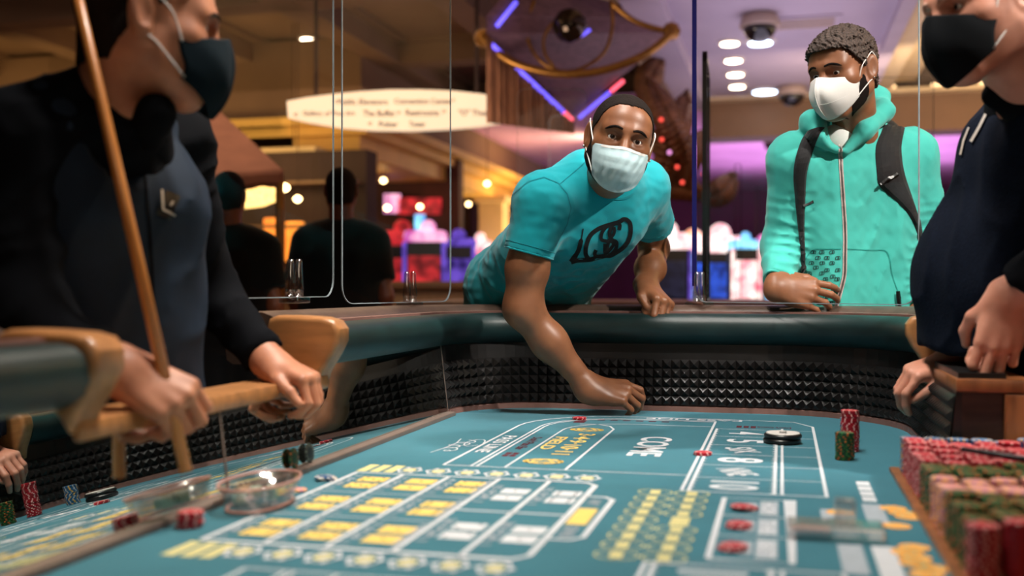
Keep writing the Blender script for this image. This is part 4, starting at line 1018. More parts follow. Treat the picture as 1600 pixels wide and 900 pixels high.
class Head:
    def __init__(s, centre, fwd, up, scale, neck_world, neck_r=.056, fat=0.0):
        s.R = frame(fwd, up); s.c = Vector(centre); s.s = scale; s.Ri = s.R.transposed()
        s.prims = head_prims(tuple(s.loc(neck_world)), neck_r, fat)
    def loc(s, p): return (s.Ri @ (Vector(p) - s.c)) / s.s
    def w(s, p): return s.c + s.R @ (Vector(p) * s.s)
    def wa(s, V): return np.array(s.c) + (V * s.s) @ np.array(s.R).T
    def skin(s, vox=.0024):
        V, Q = solid(s.prims, vox, it=1); s.bv = bvh_of(V, Q); return s.wa(V), Q
    def hair(s, thick, xs, zs, vox=.0026, rough=0, freq=300, brows=True, name='hair', m=None, parent=None, top=0.0):
        def post(F, X, Y, Z):
            t = thick + top * np.clip((Z - .04) / .08, 0, 1)
            if rough: t = t + rough * waves(X, Y, Z, 3, freq, 6)
            ear = np.sqrt(((np.abs(X) - .08) / .02) ** 2 + ((Y + .014) / .026) ** 2 + ((Z + .002) / .040) ** 2) - 1
            return np.maximum(np.maximum(F - t, hair_line(X, Y, Z, xs, zs)), -ear * .02)
        P = [p for p in s.prims if p[0] != 'sub'][:3] + [s.prims[-1]]
        V, Q = solid(P, vox, post, it=1)
        return link(name, np_mesh(name, s.wa(V), Q), m, parent)
    def brows(s, m, parent, r=.0035):
        for q in (-1, 1):
            pts = []; rr = []
            for i in range(13):
                k = i / 12; x = q * (.0125 + .041 * k); z = .0195 + .0065 * math.sin(PI * min(1, k * .95 + .1)) - .004 * k * k
                h = s.bv.ray_cast(Vector((x, .3, z)), Vector((0, -1, 0)))
                if h[0] is None: continue
                pts.append(s.w(h[0] - Vector((0, .0012, 0)))); rr.append(r * s.s * (.55 + .5 * math.sin(PI * (.15 + .72 * k))) * (1 if k < .8 else 1 - (k - .8) * 3))
            MB().tube(pts, rr, 8).build('eyebrow', m, parent, True)
    def eyes(s, parent, iris=(50, 30, 20), look=(0, 1, 0)):
        mw = mat('eye_white', (250, 246, 242), .2, var=.02); mi = mat('iris', iris, .2, var=.3, vscale=300); mp = mat('pupil', (8, 7, 7), .15)
        lk = Vector(look).normalized(); Rl = lk.to_track_quat('Z', 'Y').to_matrix()
        prof = [(.0002, -.0130), (.0065, -.0112), (.0112, -.0065), (.0130, 0), (.0112, .0065), (.0085, .0098), (.0060, .0116), (.0028, .0130), (.0004, .0132)]
        for q in (-1, 1):
            c = s.w((q * .0315, .0752, .0008))
            MB().lathe([(a * s.s, b * s.s) for a, b in prof], c, 20, R=s.R @ Rl, mis=[0, 0, 0, 0, 0, 0, 1, 2]).build('eyeball', [mw, mi, mp], parent, True)
    def mask(s, kind, m, parent, strap, top=(-.020, -.004), bottom=-.122, half=1.25):
        """mask wrapped round the lower face; s in -1..1 across, t from the nose down to under the chin"""
        def pt(a, b, off=0.0):
            q = 2 * a - 1; t = b
            hw = half * (1 - .16 * t * t) if kind != 'surgical' else half * (1 - .30 * t ** 1.5)
            th = q * hw
            aq = abs(q)
            if kind == 'surgical':
                ry = .118 + .016 * math.sin(PI * min(1, .08 + t)) - .016 * t ** 3; rx = .0735
                zt = -.025 + .005 * math.exp(-(q / .3) ** 2) + .001 * aq; zb = bottom - .008 + .030 * aq ** 2
            elif kind == 'kn95':
                ry = .106 + .036 * math.sin(PI * min(1, .15 + t * .75)) - .020 * t ** 3; rx = .072
                zt = -.012 + .008 * math.exp(-(q / .25) ** 2) - .016 * aq ** 3; zb = bottom + .048 * aq ** 2
            else:
                ry = .114 + .022 * math.sin(PI * min(1, .1 + t * .8)) - .014 * t ** 3; rx = .0745
                zt = -.008 + .006 * math.exp(-(q / .25) ** 2) - .026 * aq ** 2; zb = bottom - .012 + .045 * aq ** 1.5
            z = zt + (zb - zt) * t
            c_ = math.cos(th); sn = math.sin(th)
            x = rx * sn; y = .004 + (ry - .004) * (max(c_, 0) ** (.75 if kind != 'kn95' else .95)) - max(0, -c_) * .02 - (.0 if kind == 'surgical' else .012 * aq ** 3)
            if kind != 'surgical': y += .006 * math.exp(-(q / .06) ** 2)
            if kind == 'kn95': y += .002 * math.sin(PI * t) * (1 - aq)
            if kind == 'surgical':
                y += .0016 * (abs(((t * 4.0) % 1.0) - .5) * 2 - .5) * (1 - aq * .5) + .0025 * math.sin(9 * q + 7 * t) * aq * t + .001 * math.sin(23 * q - 11 * t)
            else: y += .0010 * math.sin(8 * q + 9 * t)
            return s.w((x, y + off, z))
        mb = MB(); mb.grid(lambda a, b: pt(a, b), 56, 40)
        o = mb.build('face_mask', m, parent, True)
        sm = o.modifiers.new('thick', 'SOLIDIFY'); sm.thickness = .0022 * s.s; sm.offset = 0
        if kind == 'surgical':
            MB().grid(lambda a, b: pt(a, b * .055, .0022), 40, 2).build('nose_band', strap, o, True)
        if kind == 'kn95':
            MB().tube([pt(.5, i / 12, .0018) for i in range(13)], .0012 * s.s, 6).build('centre_seam', m, o, True)
            MB().tube([pt(i / 20, .62, .0014) for i in range(21)], .0009 * s.s, 6).build('fold_seam', strap, o, True)
        for q, a in ((-1, 0.015), (1, .985)):
            e = 1 if a > .5 else -1
            up_ = [pt(a, .04), s.w((e * .078, .030, .004)), s.w((e * .0835, .004, .026)), s.w((e * .0835, -.014, .036))]
            dn = [s.w((e * .0835, -.022, .034)), s.w((e * .086, -.032, .010)), s.w((e * .082, -.024, -.026)), s.w((e * .078, .008, -.042)), pt(a, .93)]
            MB().tube(smooth_pts(up_ + dn, 6), .0017 * s.s, 8).build('ear_loop', strap, o, True)
        return o
def hand_prims(wrist, xdir, zdir, side, curls, thumb, sc=1.0, splay=(.10, .03, -.04, -.12), fat=1.0):
    """side +1 right hand, -1 left; curls per finger (mcp, pip, dip) in degrees; thumb = three local vectors (x, y to thumb, z dorsal)"""
    X = Vector(xdir).normalized(); Z = Vector(zdir); Z = (Z - X * X.dot(Z)).normalized(); Y = Z.cross(X) * side
    wv = Vector(wrist)
    def L(p): return wv + (X * p[0] + Y * p[1] + Z * p[2]) * sc
    P = []; bases = [(.091, .0300, .0), (.095, .0095, .003), (.089, -.0110, .001), (.079, -.0310, -.004)]
    lens = [(.044, .026, .020), (.049, .030, .021), (.045, .028, .021), (.035, .021, .019)]
    for b, yw in zip(bases, (.014, .005, -.006, -.015)):
        P.append(RC(L((-.005, yw, -.002)), L(b), .0200 * sc, .0128 * sc * fat, .012))
    P.append(RC(L((.022, .020, -.012)), L((.062, .024, -.010)), .018 * sc, .013 * sc, .015))
    P.append(RC(L((.018, -.018, -.010)), L((.060, -.026, -.010)), .016 * sc, .012 * sc, .015))
    tips = []
    for b, ln, cu, sp, rr in zip(bases, lens, curls, splay, (1, 1.03, .98, .86)):
        p = Vector(b); a = 0; r = [.0098 * rr, .0092 * rr, .0083 * rr, .0070 * rr]
        for i in range(3):
            a += math.radians(cu[i])
            q = p + Vector((math.cos(a) * math.cos(sp), math.sin(sp) * max(0, math.cos(a)), -math.sin(a))) * ln[i]
            P.append(RC(L(p), L(q), r[i] * sc * fat, r[i + 1] * sc * fat, .0045 if i == 0 else .0030)); p = q
        tips.append(L(p))
    p = Vector((.022, .026, -.008)); r = [.0165, .0120, .0108, .0082]
    for i in range(3):
        q = p + Vector(thumb[i])
        P.append(RC(L(p), L(q), r[i] * sc * fat, r[i + 1] * sc * fat, .012 if i == 0 else .005)); p = q
    return P, tips
def hand_nails(tips, m, parent): pass
FIST = [(70, 95, 55)] * 4
def person(name, base, label, group=None):
    return empty(name, base, 0, label, 'person', group)
def skin_mat(name, rgb, rough=.48, var=.10, c2=None):
    m = mat(name, rgb, rough, var=var, vscale=22, bump=.06, bscale=420, spec=.5, rgb2=c2, sss=.08); return m
def cloth_mat(name, rgb, rough=.85, var=.06, bscale=900, bump=.25, sheen=.2): return mat(name, rgb, rough, var=var, vscale=18, bump=bump, bscale=bscale, spec=.2, sheen=sheen)
def bvh_of(V, Q): return BVHTree.FromPolygons([tuple(p) for p in V], [tuple(q) for q in Q])
def cast(bv, u, v, lift=.0012):
    d = (W(u, v, 1.0) - CAMP).normalized(); h = bv.ray_cast(CAMP, d)
    if h[0] is None: return None
    n = h[1] if h[1].dot(d) < 0 else -h[1]
    return h[0] + n * lift
def ribbon(bv, pts, wpx, lift=.0012, step=2.0, mb=None, th=0.0, across=2):
    """a strip of print, seam or webbing laid on the cloth surface along a drawn line"""
    mb = mb or MB(); P = [Vector(p) for p in pts]; S = []
    for i in range(len(P) - 1):
        n = max(1, int((P[i + 1] - P[i]).length / step))
        for k in range(n): S.append((P[i].lerp(P[i + 1], k / n), i + k / n))
    S.append((P[-1], len(P) - 1)); rows = []
    for i, (p, s) in enumerate(S):
        t = (S[min(i + 1, len(S) - 1)][0] - S[max(i - 1, 0)][0]).normalized(); n = Vector((-t.y, t.x))
        wd = wpx if not isinstance(wpx, (list, tuple)) else wpx[int(s)] + (wpx[min(int(s) + 1, len(wpx) - 1)] - wpx[int(s)]) * (s - int(s))
        r = []
        for a in range(across + 1):
            e = a / across - .5; q = p + n * wd * e
            lf = lift + (th if 0 < a < across else 0)
            h = cast(bv, q.x, q.y, lf); r.append(h)
        rows.append(r)
    for i in range(len(rows) - 1):
        for a in range(across):
            q = [rows[i][a], rows[i][a + 1], rows[i + 1][a + 1], rows[i + 1][a]]
            if None in q: continue
            if max((q[0] - q[2]).length, (q[1] - q[3]).length) > .06: continue
            mb.add(q, [(0, 1, 2, 3)])
    return mb
def strap_patch(bv, left, right, lift, n=24, across=6, mb=None, th=.008):
    """thick webbing between two drawn edges, following the cloth"""
    mb = mb or MB(); L = smooth_pts([Vector((a, b, 0)) for a, b in left], 6); R_ = smooth_pts([Vector((a, b, 0)) for a, b in right], 6)
    def at(P, t):
        f = t * (len(P) - 1); i = min(int(f), len(P) - 2); return P[i].lerp(P[i + 1], f - i)
    top = []; bot = []
    for i in range(n + 1):
        a, b = at(L, i / n), at(R_, i / n); rt = []; rb = []
        for k in range(across + 1):
            q = a.lerp(b, k / across); e = math.sin(PI * k / across) ** .35
            h = cast(bv, q.x, q.y, lift + th * e); g = cast(bv, q.x, q.y, lift * .2)
            rt.append(h); rb.append(g)
        top.append(rt); bot.append(rb)
    for i in range(n):
        for k in range(across):
            q = [top[i][k], top[i][k + 1], top[i + 1][k + 1], top[i + 1][k]]
            if None not in q and max((q[0] - q[2]).length, (q[1] - q[3]).length) < .12: mb.add(q, [(0, 1, 2, 3)])
        for k in (0, across):
            q = [top[i][k], top[i + 1][k], bot[i + 1][k], bot[i][k]]
            if None not in q and max((q[0] - q[2]).length, (q[1] - q[3]).length) < .12: mb.add(q, [(0, 1, 2, 3)])
    return mb
def away(a, b):
    """clip plane at b, keeping the side of a"""
    n = (Vector(b) - Vector(a)).normalized(); return [(tuple(b), tuple(n))]
BLACKPRINT = mat('black_shirt_print', (12, 16, 18), .7, var=.1)
STRAPW = mat('white_elastic', (232, 228, 224), .7, var=.03)
HAIRB = mat('black_hair', (24, 18, 15), .9, var=.6, vscale=700, bump=1.0, bscale=900, spec=.15, rgb2=(40, 30, 26))

# ================================================================== the man leaning over the table
P1 = person('person', tuple(Vector((*W(815, 452, 3.72).xy, 0))), 'man in teal t-shirt and pale surgical mask leaning over the table end')
SK1 = skin_mat('brown_skin', (130, 82, 55), .42, c2=(142, 92, 62))
TEAL = cloth_mat('teal_jersey', (16, 160, 172), var=.05)
rs, re, rw = W(848, 314, 2.95), W(817, 482, 2.97), W(921, 607, 3.015)
ls, le, lw = W(1002, 293, 3.14), W(1022, 388, 3.46), W(1010, 447, 3.25)
H1 = Head(W(969, 219, 2.74), CD(.03, -.12, -1), CD(.22, .96, -.1), 1.03, W(946, 288, 3.04), .056, .002)
parts = [H1.skin()]
hp, tips = hand_prims(rw, CD(.97, -.10, .05), CD(.10, .80, -.55), 1, [(22, 44, 26), (34, 56, 34), (40, 64, 40), (40, 62, 40)],
                      [(.028, .020, -.012), (.030, .004, -.016), (.024, -.004, -.010)], 1.16)
parts.append(solid(hp + [RC(W(838, 330, 2.95), W(824, 420, 2.96), .058, .057, .03), RC(W(824, 420, 2.96), re, .057, .047, .03), RC(re, W(858, 534, 2.985), .046, .043, .05), RC(W(858, 534, 2.985), rw, .043, .030, .05),
                         EL(W(812, 484, 2.945), (.022, .022, .022), k=.03)], .0028))
hp, tips = hand_prims(lw, CD(.38, -.42, -.72), CD(.25, .86, .1), -1, [(55, 95, 50), (58, 95, 50), (56, 95, 50), (52, 90, 50)],
                      [(.030, .016, -.012), (.030, -.008, -.010), (.024, -.018, -.004)], 1.18)
parts.append(solid(hp + [RC(W(1008, 320, 3.2), le, .056, .046, .03), RC(le, W(1016, 420, 3.34), .045, .046, .03), RC(W(1016, 420, 3.34), lw, .044, .028, .03)], .003))
# trunk and legs under the clothes
hR, hL = W(772, 520, 3.64), W(862, 525, 3.70)
trunk1 = [RC(W(788, 445, 3.52), W(884, 345, 3.08), .105, .10, .06), RC(W(862, 452, 3.56), W(955, 335, 3.13), .105, .095, .06), RC(hR, W(788, 445, 3.52), .11, .10, .06), RC(hL, W(862, 452, 3.56), .11, .10, .06),
          RC(W(884, 325, 3.06), rs, .085, .05, .05), RC(W(950, 318, 3.1), ls, .085, .05, .05)]
legs = []
for hq, s in ((hR, -1), (hL, 1)):
    kn = Vector((hq.x + .02, hq.y + .06, .50)); an = Vector((hq.x + .03, hq.y + .16, .09)); toe = an + Vector((.02, -.16, -.045))
    legs += [RC(hq, kn, .095, .06, .04), RC(kn, an, .058, .042, .03), RC(an, toe, .04, .03, .03)]
parts.append(solid(trunk1 + legs, .010))
V, Q = merge(parts); link('body', np_mesh('body', V, Q), SK1, P1)
# t-shirt
hemR, hemL = W(826, 396, 2.955), W(1020, 350, 3.31)
def tee_post(F, X, Y, Z):
    a = waves(X * 1.3 + Z * .8, Y, Z * .6, 11, 62, 4); low = np.clip((1.34 - Z) / .25, .25, 1)
    return F - .0058 * crease(a) * low * (.35 + .65 * np.clip(waves(X, Y, Z, 3, 14, 3) + .4, 0, 1)) + .0010 * waves(X, Y, Z, 5, 150, 4)
tee = [RC(W(788, 445, 3.52), W(884, 345, 3.08), .122, .118, .08), RC(W(862, 452, 3.56), W(957, 338, 3.12), .122, .108, .08), RC(W(780, 500, 3.60), W(788, 445, 3.52), .128, .124, .05), RC(W(866, 500, 3.64), W(862, 452, 3.56), .128, .122, .05),
       RC(W(900, 300, 3.02), rs, .088, .072, .06), RC(W(955, 300, 3.06), ls, .088, .074, .06), RC(W(918, 272, 3.0), W(962, 275, 3.02), .070, .060, .06),
       RC(rs, hemR + (hemR - rs) * .1, .076, .071, .05, away(rs, hemR)), RC(ls, hemL + (hemL - ls) * .1, .074, .068, .05, away(ls, hemL)),
       EL(W(962, 262, 2.88), (.062, .070, .066), k=.012, sub=True), EL(W(948, 250, 2.96), (.060, .060, .055), k=.012, sub=True)]
TV, TQ = solid(tee, .005, tee_post, it=2)
tee_o = link('t_shirt', np_mesh('t_shirt', TV, TQ), TEAL, P1); bv = bvh_of(TV, TQ)
def ring_hem(c, ax, r, m, name, parent, n=30, bvv=None, tr=.0022):
    a = Vector(ax).normalized(); x = a.orthogonal().normalized(); y = a.cross(x); pts = []
    for k in range(n):
        d = x * math.cos(2 * PI * k / n) + y * math.sin(2 * PI * k / n); o = Vector(c) + d * .25
        h = bvv.ray_cast(o, -d, .25); pts.append((h[0] + d * .0004) if h[0] is not None and (h[0] - Vector(c)).length < r * 1.7 else Vector(c) + d * r)
    return MB().tube(pts + pts[:1], tr, 6, cap=False).build(name, m, parent, True)
TEALD = cloth_mat('teal_seam', (10, 132, 144))
for h_, sh in ((hemR, rs), (hemL, ls)):
    ax = (h_ - sh).normalized(); ring_hem(h_ - ax * .002, ax, .07, TEAL, 'sleeve_hem', tee_o, bvv=bv, tr=.003); ring_hem(h_ - ax * .020, ax, .07, TEALD, 'hem_stitch', tee_o, bvv=bv, tr=.0012)
# collar band
col = [(933, 284), (941, 296), (957, 307), (974, 308), (988, 301)]
ribbon(bv, smooth_pts([Vector((a, b, 0)) for a, b in col], 5) and [tuple(q.xy) for q in smooth_pts([Vector((a, b, 0)) for a, b in col], 5)], 7, .002, 2, th=.001).build('collar', TEAL, tee_o, True)
# shoulder seam and print
ribbon(bv, [(800, 305), (825, 284), (850, 277), (872, 286), (886, 303), (892, 325), (886, 350), (868, 385)], 1.6, .001).build('armhole_seam', TEALD, tee_o)
ribbon(bv, [(874, 288), (905, 262), (928, 240)], 1.3, .001).build('shoulder_seam', TEALD, tee_o)
lg = MB()
def S(pts): return [(880 + a / 10, 330 + b / 10) for a, b in pts]
def sm2(pts, n=5): return [tuple(q.xy) for q in smooth_pts([Vector((a, b, 0)) for a, b in pts], n)]
ribbon(bv, sm2(S([(310, 270), (285, 420), (240, 600), (170, 720), (120, 790)])), [2] * 6 + [7] * 8 + [8] * 7, .0012, 1.5, lg)
ribbon(bv, sm2(S([(120, 795), (230, 765), (400, 755), (480, 735), (640, 695), (740, 690), (830, 640), (930, 570), (1010, 470), (1050, 340), (1045, 200), (1000, 140), (940, 125), (860, 170), (640, 235), (520, 290), (420, 380), (360, 530), (350, 660), (390, 740)])), 6.8, .0012, 1.5, lg)
ribbon(bv, sm2(S([(870, 290), (880, 210), (820, 190), (760, 230), (720, 350), (760, 440), (830, 480), (820, 580), (740, 670), (640, 690), (520, 700), (490, 660), (510, 600)])), 5.8, .0015, 1.5, lg)
ribbon(bv, sm2(S([(780, 220), (690, 230), (610, 320), (590, 430), (660, 460), (760, 470), (780, 520), (700, 620), (650, 640), (650, 500)])), 5.4, .0018, 1.5, lg)
ribbon(bv, sm2(S([(790, 240), (790, 340), (720, 440), (690, 530), (660, 640)])), 5.2, .0020, 1.5, lg)
lg.build('chest_print', BLACKPRINT, tee_o)
JEANS = cloth_mat('black_trousers', (18, 19, 22))
TRV, TRQ = solid([RC(hR, hL, .118, .118, .05)] + [RC(p[1], p[2], p[3] + .014, p[4] + .018, .05) for p in legs[:2] + legs[3:5]], .010)
link('trousers', np_mesh('trousers', TRV, TRQ), JEANS, P1)
H1.hair(.0022, [0, .35, .62, .80, .95, 1.15, 1.4, 1.75, 2.3, 3.15], [.083, .082, .070, .052, .030, .020, -.020, -.030, -.075, -.080], vox=.0020, rough=.0009, freq=1300, m=HAIRB, parent=P1)
def beard(H, m, parent, thick=.002):
    def post(F, X, Y, Z):
        ph = np.arctan2(np.abs(X), Y + .005); top = np.interp(ph, [0, .6, 1.0, 1.30, 1.52, 3.2], [-.05, -.05, -.035, -.012, -.11, -.2]) + .006 * waves(X, Y, Z, 12, 600, 4); bot = np.interp(ph, [0, .8, 1.4, 3.2], [-.140, -.132, -.10, -.10])
        return np.maximum(np.maximum(np.maximum(F - thick - .0006 * waves(X, Y, Z, 3, 500, 4), Z - top), bot - Z), (.62 - ph) * .03)
    V, Q = solid([p for p in H.prims if p[0] != 'sub'], .003, post, it=1, bounds=(np.array((-.1, -.05, -.15)), np.array((.1, .12, .05))))
    return link('beard', np_mesh('beard', H.wa(V), Q), m, parent)
beard(H1, HAIRB, P1)
H1.brows(HAIRB, P1); H1.eyes(P1, look=(-.02, 1, -.02))
SURG = mat('pale_surgical_fabric', (186, 214, 220), .75, var=.04, vscale=40, bump=.2, bscale=500)
H1.mask('surgical', SURG, P1, STRAPW)
for q in (-1, 1): MB().lathe([(.0004, -.003), (.0026, -.0015), (.003, 0), (.0026, .0015), (.0004, .003)], H1.w((q * .086, -.008, -.034)), 10).build('earring', mat('bright_stud', (230, 230, 235), .1, 1.0), P1, True)

# ================================================================== the man in the hooded jacket
P2 = person('person', tuple(Vector((*W(1330, 452, 3.22).xy, 0))), 'man in mint green zip hoodie with backpack and white folded mask')
SK2 = skin_mat('tan_brown_skin', (138, 88, 60), .45, c2=(156, 102, 72))
MINT = cloth_mat('mint_fleece', (76, 196, 184), var=.05, bscale=700, bump=.3)
rs, re, rw = W(1242, 250, 3.16), W(1223, 385, 3.22), W(1213, 450, 3.08)
ls, le, lw = W(1420, 242, 3.26), W(1452, 365, 3.30), W(1440, 480, 3.20)
H2 = Head(W(1318, 112, 3.06), CD(-.74, -.22, -.60), CD(-.05, 1, 0), 1.04, W(1338, 235, 3.20), .058)
parts = [H2.skin()]
hp, tips = hand_prims(rw, CD(.97, -.16, -.12), CD(-.1, .30, -.92), 1, [(16, 26, 14), (20, 30, 16), (24, 34, 18), (26, 36, 20)],
                      [(.028, .018, -.008), (.026, .004, -.006), (.024, -.002, -.004)], 1.12)
parts.append(solid(hp + [RC(re, rw, .034, .027, .03)], .0028))
hp, _ = hand_prims(lw, CD(-.3, -.9, -.2), CD(.8, 0, -.6), -1, FIST, [(.03, .016, -.012), (.03, -.008, -.01), (.024, -.018, -.004)], 1.0)
parts.append(solid(hp + [RC(le, lw, .044, .028, .03)], .004))
hR, hL = W(1285, 560, 3.30), W(1375, 560, 3.34)
trunk2 = [RC(hR, W(1290, 300, 3.26), .10, .10, .06), RC(hL, W(1370, 300, 3.30), .10, .10, .06), RC(W(1300, 250, 3.24), rs, .08, .05, .05), RC(W(1365, 250, 3.27), ls, .08, .05, .05)]
legs = []
for hq in (hR, hL):
    kn = Vector((hq.x + .01, hq.y - .01, .50)); an = Vector((hq.x + .02, hq.y + .04, .09)); toe = an + Vector((-.03, -.17, -.045))
    legs += [RC(hq, kn, .095, .06, .04), RC(kn, an, .058, .042, .03), RC(an, toe, .04, .03, .03)]
parts.append(solid(trunk2 + legs, .010))
V, Q = merge(parts); link('body', np_mesh('body', V, Q), SK2, P2)
cuff = W(1216, 441, 3.11)
def hood_post(F, X, Y, Z):
    rings = crease(np.sin(Z * 95 + 14 * (X * RT.x + Y * RT.y) + 1.6 * waves(X, Y, Z, 2, 30, 3)))
    u_ = (X - rs.x) * RT.x + (Y - rs.y) * RT.y
    sl = np.clip((.075 - np.abs(u_ + .015)) / .05, 0, 1) * np.clip((1.42 - Z) / .15, 0, 1)
    u2 = (X - ls.x) * RT.x + (Y - ls.y) * RT.y; sl = sl + np.clip((.09 - np.abs(u2 - .03)) / .05, 0, 1) * np.clip((1.40 - Z) / .15, 0, 1)
    return F - .0055 * crease(waves(X * 1.2, Y, Z * .55, 21, 42, 4)) * (.3 + .7 * np.clip(waves(X, Y, Z, 6, 10, 3) + .3, 0, 1)) - .0050 * rings * sl + .0012 * waves(X, Y, Z, 9, 130, 4)
hood = [RC(W(1292, 540, 3.26), W(1292, 300, 3.22), .128, .122, .08), RC(W(1372, 540, 3.30), W(1368, 300, 3.27), .132, .124, .08),
        RC(W(1308, 258, 3.20), rs, .098, .076, .07), RC(W(1358, 252, 3.24), ls, .100, .074, .07), RC(rs, re, .072, .062, .05), RC(ls, le, .076, .064, .05),
        RC(re, cuff, .062, .050, .04, away(re, cuff)), RC(le, lw, .062, .046, .04, away(le, lw)), RC(W(1318, 225, 3.20), W(1352, 218, 3.24), .075, .07, .05),
        EL(W(1311, 196, 3.04), (.062, .075, .082), k=.02, sub=True),
        RC(W(1268, 190, 3.10), W(1286, 214, 3.06), .030, .030, .02), RC(W(1284, 212, 3.07), W(1306, 232, 3.07), .028, .014, .02), RC(W(1268, 190, 3.10), W(1296, 178, 3.28), .030, .036, .03),
        RC(W(1380, 174, 3.16), W(1352, 202, 3.08), .030, .026, .02), RC(W(1354, 202, 3.09), W(1322, 236, 3.08), .026, .012, .02), RC(W(1368, 154, 3.24), W(1380, 174, 3.16), .034, .030, .02),
        RC(W(1368, 152, 3.24), W(1330, 168, 3.36), .036, .050, .03), RC(W(1330, 175, 3.36), W(1296, 178, 3.28), .05, .036, .03),
        EL(W(1312, 200, 3.03), (.040, .060, .058), k=.015, sub=True)]
TV, TQ = solid(hood, .0055, hood_post, it=2)
hood_o = link('hoodie', np_mesh('hoodie', TV, TQ), MINT, P2); bv = bvh_of(TV, TQ)
solid_tee = solid([RC(W(1309, 224, 3.150), W(1310, 250, 3.19), .058, .050, .03)], .005)
link('white_undershirt', np_mesh('white_undershirt', *solid_tee), cloth_mat('white_cotton', (226, 226, 222)), P2)
ring_hem(cuff - (cuff - re).normalized() * .002, (cuff - re), .044, MINT, 'cuff_edge', hood_o, bvv=bv, tr=.004)
ZIPT = mat('zip_tape', (206, 186, 182), .5, var=.1, vscale=200); ZIPM = mat('zip_teeth', (150, 140, 138), .3, .8, var=.2, vscale=500)
zl = sm2([(1313, 224), (1314, 260), (1318, 320), (1320, 360), (1320, 400), (1319, 430), (1312, 460), (1305, 485)])
ribbon(bv, zl, 6.5, .0016).build('zip_tape', ZIPT, hood_o, True); ribbon(bv, zl, 2.2, .0034).build('zip_teeth', ZIPM, hood_o, True)
MINTD = cloth_mat('mint_seam', (44, 160, 150))
for ln in ([(1324, 389), (1360, 391), (1386, 394), (1394, 430), (1404, 458)], [(1314, 389), (1290, 389), (1270, 391), (1256, 410), (1246, 440)]):
    ribbon(bv, sm2(ln), 1.5, .0014).build('pocket_seam', MINTD, hood_o)
pr = MB(); rows_ = [(394, [1271, 1284, 1300]), (403, [1278, 1292, 1309]), (411, [1268, 1285, 1300]), (418, [1256, 1275]), (422, [1292, 1309]), (427, [1264, 1284]), (432, [1301]), (436, [1270, 1290, 1308]), (445, [1277, 1297]), (454, [1283, 1303]), (460, [1272]), (464, [1290]), (473, [1280, 1297])]
for y, xs in rows_:
    for x in xs:
        ribbon(bv, [(x - 4, y + 2.4), (x - 3, y - 2), (x, y - 2.6), (x + 3.4, y - 2.2), (x + 3.8, y + 1.6), (x, y + 2.4), (x - 4, y + 2.6)], .9, .0016, 1.5, pr)
        ribbon(bv, [(x + 1.6, y - 1.6), (x - .4, y - .8), (x + 1.4, y + .4), (x - .6, y + 1.4)], 1.1, .0018, 1.0, pr)
pp = pr.build('pocket_prints', BLACKPRINT, hood_o); pp['kind'] = 'stuff'
STRAPB = cloth_mat('black_webbing', (30, 29, 31), .7, bscale=400)
bp = empty('backpack', tuple(W(1330, 452, 3.52)), 0, 'black backpack worn over the mint hoodie', 'backpack')
strap_patch(bv, [(1381, 196), (1377, 206), (1368, 232), (1370, 270), (1375, 292), (1403, 317), (1425, 345), (1436, 385), (1432, 440)], [(1416, 194), (1413, 204), (1408, 232), (1411, 262), (1417, 285), (1426, 312), (1436, 345), (1442, 385), (1440, 440)], .002, 40).build('shoulder_strap', STRAPB, bp, True)
strap_patch(bv, [(1262, 205), (1250, 224), (1240, 265), (1242, 310), (1247, 360), (1251, 400), (1250, 440)], [(1288, 200), (1278, 216), (1262, 263), (1258, 312), (1257, 360), (1258, 400), (1256, 440)], .002, 40).build('shoulder_strap', STRAPB, bp, True)
bu = MB(); ribbon(bv, [(1370, 288), (1398, 272)], 6, .014, 2, bu, .004); bu.build('buckle', BLACKP, bp, True)
bu = MB(); ribbon(bv, [(1255, 320), (1271, 314)], 5, .010, 2, bu, .004); bu.build('buckle', BLACKP, bp, True)
bu = MB(); ribbon(bv, [(1402, 455), (1404, 483)], 6, .006, 2, bu, .004); bu.build('zip_pull', BLACKP, bp, True)
BV, BQ = solid([RC(W(1300, 300, 3.52), W(1300, 480, 3.52), .09, .10, .05), RC(W(1372, 300, 3.55), W(1372, 480, 3.55), .09, .10, .05), RC(W(1300, 220, 3.50), W(1372, 220, 3.53), .08, .08, .05)], .012)
link('bag', np_mesh('bag', BV, BQ), STRAPB, bp)
TRV, TRQ = solid([RC(hR, hL, .112, .112, .05)] + [RC(p[1], p[2], p[3] + .014, p[4] + .018, .05) for p in legs[:2] + legs[3:5]], .010)
link('trousers', np_mesh('trousers', TRV, TRQ), JEANS, P2)
H2.hair(.009, [0, .35, .62, .80, .95, 1.15, 1.4, 1.75, 2.3, 3.15], [.066, .066, .062, .050, .034, .020, -.005, -.020, -.060, -.065], vox=.0022, rough=.0042, freq=620, m=mat('curly_brown_hair', (38, 28, 24), .7, var=.5, vscale=300, bump=.8, bscale=500, rgb2=(92, 72, 62)), parent=P2, top=.006)
beard(H2, HAIRB, P2, .0015)
H2.brows(HAIRB, P2); H2.eyes(P2, look=(-.1, 1, -.25))
KN = mat('white_mask_fabric', (226, 222, 218), .8, var=.03, bump=.15, bscale=500)
H2.mask('kn95', KN, P2, STRAPW)
MB().lathe([(.0004, -.003), (.0026, -.0015), (.003, 0), (.0026, .0015), (.0004, .003)], H2.w((-.086, -.008, -.032)), 10).build('earring', MATS['bright_stud'], P2, True)

